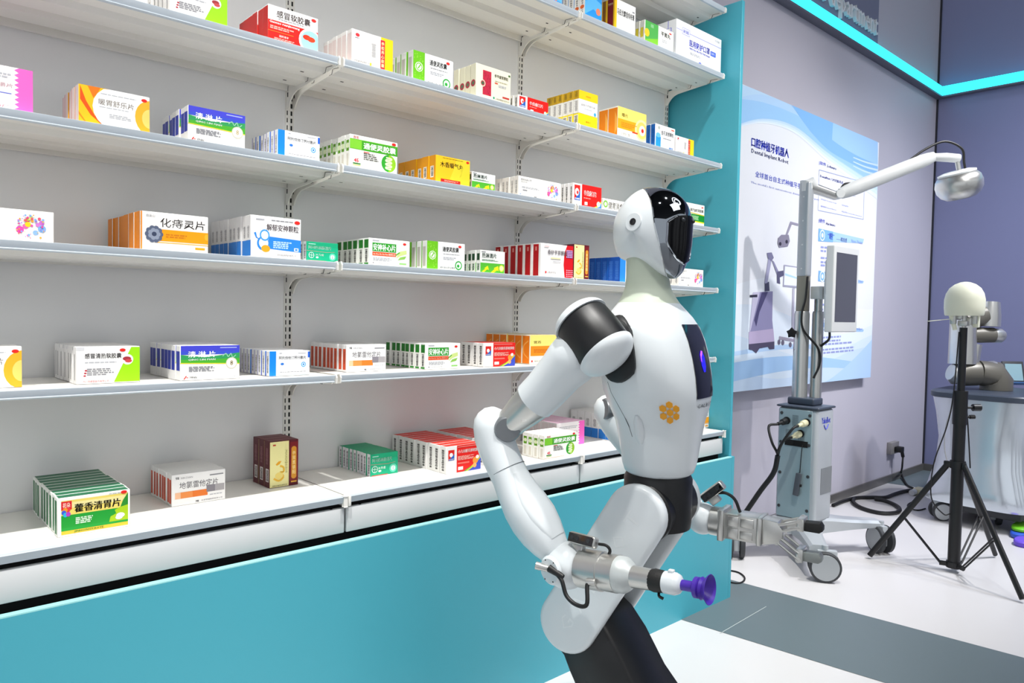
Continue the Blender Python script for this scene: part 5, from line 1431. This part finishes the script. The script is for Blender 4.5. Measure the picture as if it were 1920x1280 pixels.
# ---- phantom head on a tripod
TP = V((2.97, -.60, 0))
Mtri = mat('tripod_black', '#0f0f11', rough=.45)
tr = thing('tripod_stand', TP, 'black tripod stand carrying the pale dental phantom head', 'tripod')
b = MB(); b.cyl(TP + V((0, 0, .035)), TP + V((0, 0, .83)), .027, Mtri, None, 20); pole = b.build('lower_pole', tr)
b = MB(); b.cyl(TP + V((0, 0, .80)), TP + V((0, 0, 1.17)), .017, Mtri, None, 18); b.build('upper_pole', tr)
b = MB(); b.cyl(TP + V((0, 0, .71)), TP + V((0, 0, .87)), .031, Mtri, None, 20); b.build('clamp_collar', tr)
b = MB()
for z, l in ((.79, .07), (.745, .045)):
    k0 = TP + CR * .025 + V((0, 0, z)); b.cyl(k0, k0 + CR * l * .6, .006, Mtri, None, 10); b.cyl(k0 + CR * l * .5, k0 + CR * l, .017 if l > .05 else .01, Mtri, None, 10)
b.build('clamp_knob', tr)
b = MB(); b.cyl(TP + V((0, 0, .50)), TP + V((0, 0, .535)), .034, Mtri, None, 16)
feet = [V((2.85, -.258, .004)), V((2.764, -.926, .004)), V((3.379, -.67, .004))]
for f_ in feet:
    d = (f_ - TP); d.z = 0; d.normalize(); b.box(TP + V((0, 0, .505)) + d * .035 - V((.012, .012, 0)), TP + V((0, 0, .53)) + d * .045 + V((.012, .012, 0)), Mtri, .002)
b.build('upper_spider', tr)
b = MB(); b.cyl(TP + V((0, 0, .022)), TP + V((0, 0, .05)), .033, Mtri, None, 16)
for f_ in feet:
    d = (f_ - TP); d.z = 0; d.normalize(); b.cyl(TP + V((0, 0, .035)), TP + V((0, 0, .035)) + d * .06, .012, Mtri, None, 8)
b.build('lower_spider', tr)
for f_ in feet:
    d = (f_ - TP); d.z = 0; d.normalize()
    a0 = TP + V((0, 0, .517)) + d * .04; e = f_ + V((0, 0, .012))
    b = MB(); b.tube([a0, e], .0135, Mtri, 10, flat=(V((0, 0, 1)), .8)); leg = b.build('leg', tr)
    b = MB(); m = a0 + (e - a0) * .56; n = V((-d.y, d.x, 0)) * .010; s = TP + V((0, 0, .035)) + d * .055
    for k in (-1, 1): b.tube([s + n * k, m + n * k], .0045, Mtri, 6)
    b.build('brace', leg)
b = MB()
b.tube(spline([TP + CR * -.02 + V((0, 0, 1.15)), TP + CR * -.035 + V((0, 0, .85)), TP + CR * -.06 + V((0, 0, .70)), TP + CR * -.115 + V((0, 0, .52)), TP + CR * -.12 + V((0, 0, .36)), TP + CR * -.06 + V((0, 0, .28)), TP + CR * -.028 + V((0, 0, .28))], 6), .003, Mcab, 6)
b.tube(spline([TP + CR * .03 + V((0, 0, .8)), TP + CR * .045 + V((0, 0, .66)), TP + CR * .06 + V((0, 0, .5))], 6), .003, Mcab, 6)
b.build('stand_cable', tr)
Mph = mat('phantom_cream', '#e4e5d0', rough=.5, noise=.05)
ph = thing('dental_phantom_head', TP + V((0, 0, 1.17)), 'cream domed dental phantom head with exposed jaw on top of the tripod', 'phantom head')
c = TP + V((0, 0, 1.275)) + CR * .0
b = MB()
R = []
for z, rx, ry in ((-.045, .094, .09), (-.04, .098, .094), (-.01, .102, .097), (.025, .102, .097), (.052, .094, .09), (.075, .078, .075), (.092, .052, .05), (.101, .024, .023), (.103, .006, .006)):
    R.append([c + V((0, 0, z * 1.08)) + CR * rx * math.cos(q) * .80 + V((CF.x, CF.y, 0)) * ry * .95 * math.sin(q) for q in [2 * PI * k / 40 for k in range(40)]])
b.loft(R, Mph); b.build('dome', ph)
b = MB()
for dx, dz, sx, sz in ((-.05, -.06, .018, .028), (.05, -.058, .02, .03), (-.02, -.05, .02, .014), (.025, -.075, .018, .018), (0, -.085, .03, .012)):
    q0 = c + CR * dx + V((0, 0, dz)); b.box(q0 - V((sx * .7, sx * .7, sz)), q0 + V((sx * .7, sx * .7, sz)), Malu, .004)
b.cyl(TP + V((0, 0, 1.1705)), c + V((0, 0, -.03)), .011, Malu, None, 14); b.build('jaw_frame', ph)
b = MB()
q0 = c + CR * -.062 + V((0, 0, -.04)); b.tube([q0, q0 + CR * .022 + V((0, 0, -.075))], [.012, .010], Mph, 8); b.build('cheek_plate', ph); b = MB(); b.box(c + CR * .06 + V((-.012, -.012, -.105)), c + CR * .06 + V((.014, .014, -.03)), Mph, .004); b.build('cheek_plate', ph)
b = MB()
q1 = c + CR * -.045 + V((0, 0, -.064)); q2 = c + CR * -.165 + V((0, 0, -.078)); b.prism([(0, -.004), (.10, -.012), (.125, -.006), (.125, .006), (.1, .012), (0, .006)], q1, CR * -1 + V((0, 0, -.1)), CF, (0, 0, .003), Mph, .001); b.build('marker_plate', ph)

# ---- silver cart carrying a robot arm
AC = V((4.25, -.42, 0))
ac = thing('robot_arm_cart', AC, 'glossy silver moulded cart with navy top behind the tripod', 'medical cart')
Msil = mat('moulded_silver', '#ccd3da', rough=.16, metal=.6, coat=.4, noise=.04, nscale=5)
b = MB()
R = []
for z, gx, gy, e in ((.125, .38, .295, 5), (.14, .385, .30, 5), (.22, .375, .285, 4.5), (.35, .345, .255, 4), (.5, .335, .245, 4), (.65, .34, .26, 4.5), (.745, .35, .275, 5)):
    R.append([V((p.x, p.y, z)) for p in sup(AC.x, gx, gy, z, 64, e, AC.y)])
b.loft(R, Msil); b.build('moulded_body', ac)
b = MB(); b.loft([[V((p.x, p.y, z)) for p in sup(AC.x, .355 + o, .28 + o, z, 64, 5, AC.y)] for z, o in ((.745, 0), (.75, .006), (.775, .006), (.782, 0))], Mtop); b.build('top_plate', ac)
b = MB(); b.box((AC.x - .30, AC.y - .23, .07), (AC.x + .3, AC.y + .23, .1245), Mrub, .01); b.build('chassis', ac)
for x, y, yw in ((3.96, -.235, 2.2), (4.09, -.47, .4), (4.5, -.24, 1.), (4.5, -.6, 0)):
    caster(ac, x, y, .055, yw, .07)
b = MB()
s = onX(1795, 745, AC.x - .33)
b.tube(spline([V((AC.x - .345, -.33, .76)), V((AC.x - .36, -.31, .72)), V((AC.x - .357, -.27, .6)), V((AC.x - .362, -.265, .45)), V((AC.x - .372, -.30, .32))], 7), .0035, mat('cable_grey', '#9c9ea0', rough=.5), 6); b.build('side_cable', ac)
ra = thing('collaborative_robot_arm', AC + V((-.06, .02, .782)), 'silver and grey jointed robot arm folded on the silver cart behind the phantom head', 'robot arm')
Mjt = mat('joint_grey', '#6a675f', rough=.4, metal=.35)
RB = V((AC.x - .05, -.36, .782))
hx = CR; 
def rp(x, y, t=4.55): return at(x, y, t)
B0 = rp(1868, 720); B0.z = .7835
b = MB(); b.tube([B0, B0 + V((0, 0, .05)), rp(1862, 702), rp(1832, 698)], [.088, .09, .085, .075], Mjt, 24); b.build('base_joint', ra)
b = MB(); b.tube([rp(1870, 696), rp(1860, 694), rp(1846, 692)], [.05, .06, .05], Malu, 20); b.build('base_cap', ra)
b = MB(); b.tube([rp(1830, 699), rp(1806, 699), rp(1788, 701)], [.078, .080, .060], Mjt, 24); b.build('shoulder_joint', ra)
b = MB(); b.tube([rp(1792, 700), rp(1782, 697)], [.07, .05], Malu, 20); b.build('shoulder_cap', ra)
b = MB(); b.tube([rp(1804, 682), rp(1805, 640), rp(1806, 600)], [.078, .075, .072], Malu, 28); b.build('upper_link', ra)
b = MB(); b.tube([rp(1806, 603), rp(1822, 596), rp(1845, 590)], [.078, .07, .06], Mjt, 24); b.build('elbow_joint', ra)
b = MB(); b.tube([rp(1858, 566), rp(1856, 590), rp(1855, 612)], [.05, .06, .060], Malu, 24); b.build('forearm_link', ra); b = MB(); b.tube([rp(1826, 645), rp(1820, 682)], [.045, .045], Malu, 20); b.build('wrist_link', ra)
b = MB(); b.tube([rp(1815, 628), rp(1838, 628), rp(1862, 628)], [.045, .048, .046], Mjt, 24); b.build('wrist_joint', ra)
b = MB(); b.tube([rp(1862, 629), rp(1876, 629), rp(1882, 629)], [.044, .043, .03], Malu, 24); b.build('tool_flange', ra)
# tablet on the cart top
tb = thing('tablet_computer', V((4.42, -.62, .784)), 'dark tablet leaning on the navy cart top beside the robot arm', 'tablet')
tp = onZ(1900, 722, .785) + V((0, 0, .089))
Mt_ = Matrix.Translation(tp) @ Matrix(((CR.x, -CF.x, 0, 0), (CR.y, -CF.y, 0, 0), (0, 0, 1, 0), (0, 0, 0, 1))) @ Matrix.Rotation(.25, 4, 'X')
b = MB(); b.box((-.075, -.008, -.08), (.065, .008, .07), Mrub, .004, 2, Mt_); tc = b.build('case', tb)
b = MB(); b.box((-.06, .0078, -.06), (.05, .0092, .052), mat('tablet_screen', '#8fb0b8', rough=.2), 0, 1, Mt_); b.build('screen', tc)
b = MB(); b.box((-.10, .0, -.088), (.09, .075, -.079), mat('stand_blue', '#2a5a90', rough=.5), .003, 2, Mt_); b.build('stand', tb)

# ---- wall socket, cords, floor bits
so = thing('wall_socket', onY(1662, 840, WY), 'grey metal wall socket with a plugged black adapter low on the white wall', 'socket')
a = onY(1662, 851, WY); c2 = onY(1677, 823, WY)
b = MB(); b.box((a.x, WY - .035, a.z), (c2.x, WY, c2.z - .01), mat('socket_grey', '#8f8c8a', rough=.4, metal=.3), .003); b.build('socket_box', so)
b = MB(); b.box((a.x + .05, WY - .085, a.z + .015), (a.x + .11, WY - .035, a.z + .055), Mcab, .006); b.cyl((a.x + .09, WY - .075, a.z + .02), (a.x + .10, WY - .08, a.z - .02), .012, Mcab, None, 10); b.build('plug', so)
b = MB()
e = onZ(1712, 915, .01)
b.tube(spline([V((a.x + .10, WY - .08, a.z - .015)), V((a.x + .09, WY - .08, .12)), onZ(1690, 893, .01) + V((0, 0, .02)), onZ(1700, 908, .008), e], 6), .007, Mcab, 8)
one(b, 'power_cord', 'thin black cord dropping from the wall socket to the floor', 'cord', None, (a.x + .1, WY - .08, 0))
b = MB()
fl = [(1562, 947), (1585, 938), (1606, 933), (1635, 932), (1660, 932), (1680, 925), (1698, 920), (1712, 919)]
b.tube(spline([onZ(x, y, .012) for x, y in fl], 6), .012, Mcab, 8)
lp = [(1602, 934), (1600, 941), (1612, 950), (1635, 958), (1660, 962), (1682, 960), (1687, 954), (1678, 946), (1658, 938), (1640, 935)]
b.tube(spline([onZ(x, y, .013) for x, y in lp], 6), .012, Mcab, 8)
one(b, 'coiled_cable', 'thick black cable looped on the white floor behind the silver cart', 'cable', None, tuple(onZ(1640, 945, 0)))
b = MB(); q0 = onZ(1726, 927, 0); b.box(q0 + V((-.05, -.04, .001)), q0 + V((.05, .04, .045)), Mivory, .01); b.cyl(q0 + V((-.05, .02, .024)), q0 + V((-.085, .03, .02)), .02, Mwht, None, 12)
one(b, 'cable_connector', 'ivory cable connector lying on the floor beside the moulded cart', 'connector', None, tuple(q0))
b = MB(); b.tube(spline([onZ(x, y, .004) for x, y in ((1340, 1068), (1366, 1069), (1385, 1073), (1396, 1082), (1393, 1090), (1380, 1093), (1355, 1088))], 7), .004, Mcab, 8)
one(b, 'loose_wire', 'thin black wire loop on the floor at the foot of the teal panel', 'wire', None, tuple(onZ(1380, 1080, 0)))
b = MB(); b.tube(spline([onZ(x, y, .004) for x, y in ((1735, 953), (1722, 956), (1706, 953), (1702, 946), (1712, 940), (1722, 938))], 6), .004, Mcab, 8)
one(b, 'loose_wire', 'small black wire curl beside the moulded cart wheel', 'wire', None, tuple(onZ(1712, 948, 0)))
for (x, y), c, nm, sx, sz, zz in (((1918, 1001), '#2a56c0', 'blue', .15, .03, 0), ((1918, 996), '#6cc01e', 'lime green', .11, .022, .031), ((1922, 1021), '#6a4ad0', 'violet', .08, .03, 0)):
    q0 = onZ(x, y, 0) + V((0, 0, 0))
    if zz: q0 = onZ(1918, 1001, 0)
    b = MB(); b.loft([[V((p.x, p.y, z)) for p in sup(q0.x, sx * k, .05 * k, z, 28, 2.2, q0.y)] for z, k in ((zz + .0008, .94), (zz + .006, 1), (zz + sz - .006, 1), (zz + sz, .92))], mat('pad_' + nm.replace(' ', '_'), c, rough=.5))
    one(b, 'foot_pedal', nm + ' oval foot pedal on the floor at the picture edge' if not zz else nm + ' oval foot pedal stacked on the blue one', 'pedal', 'coloured foot pedals', (q0.x, q0.y, zz))
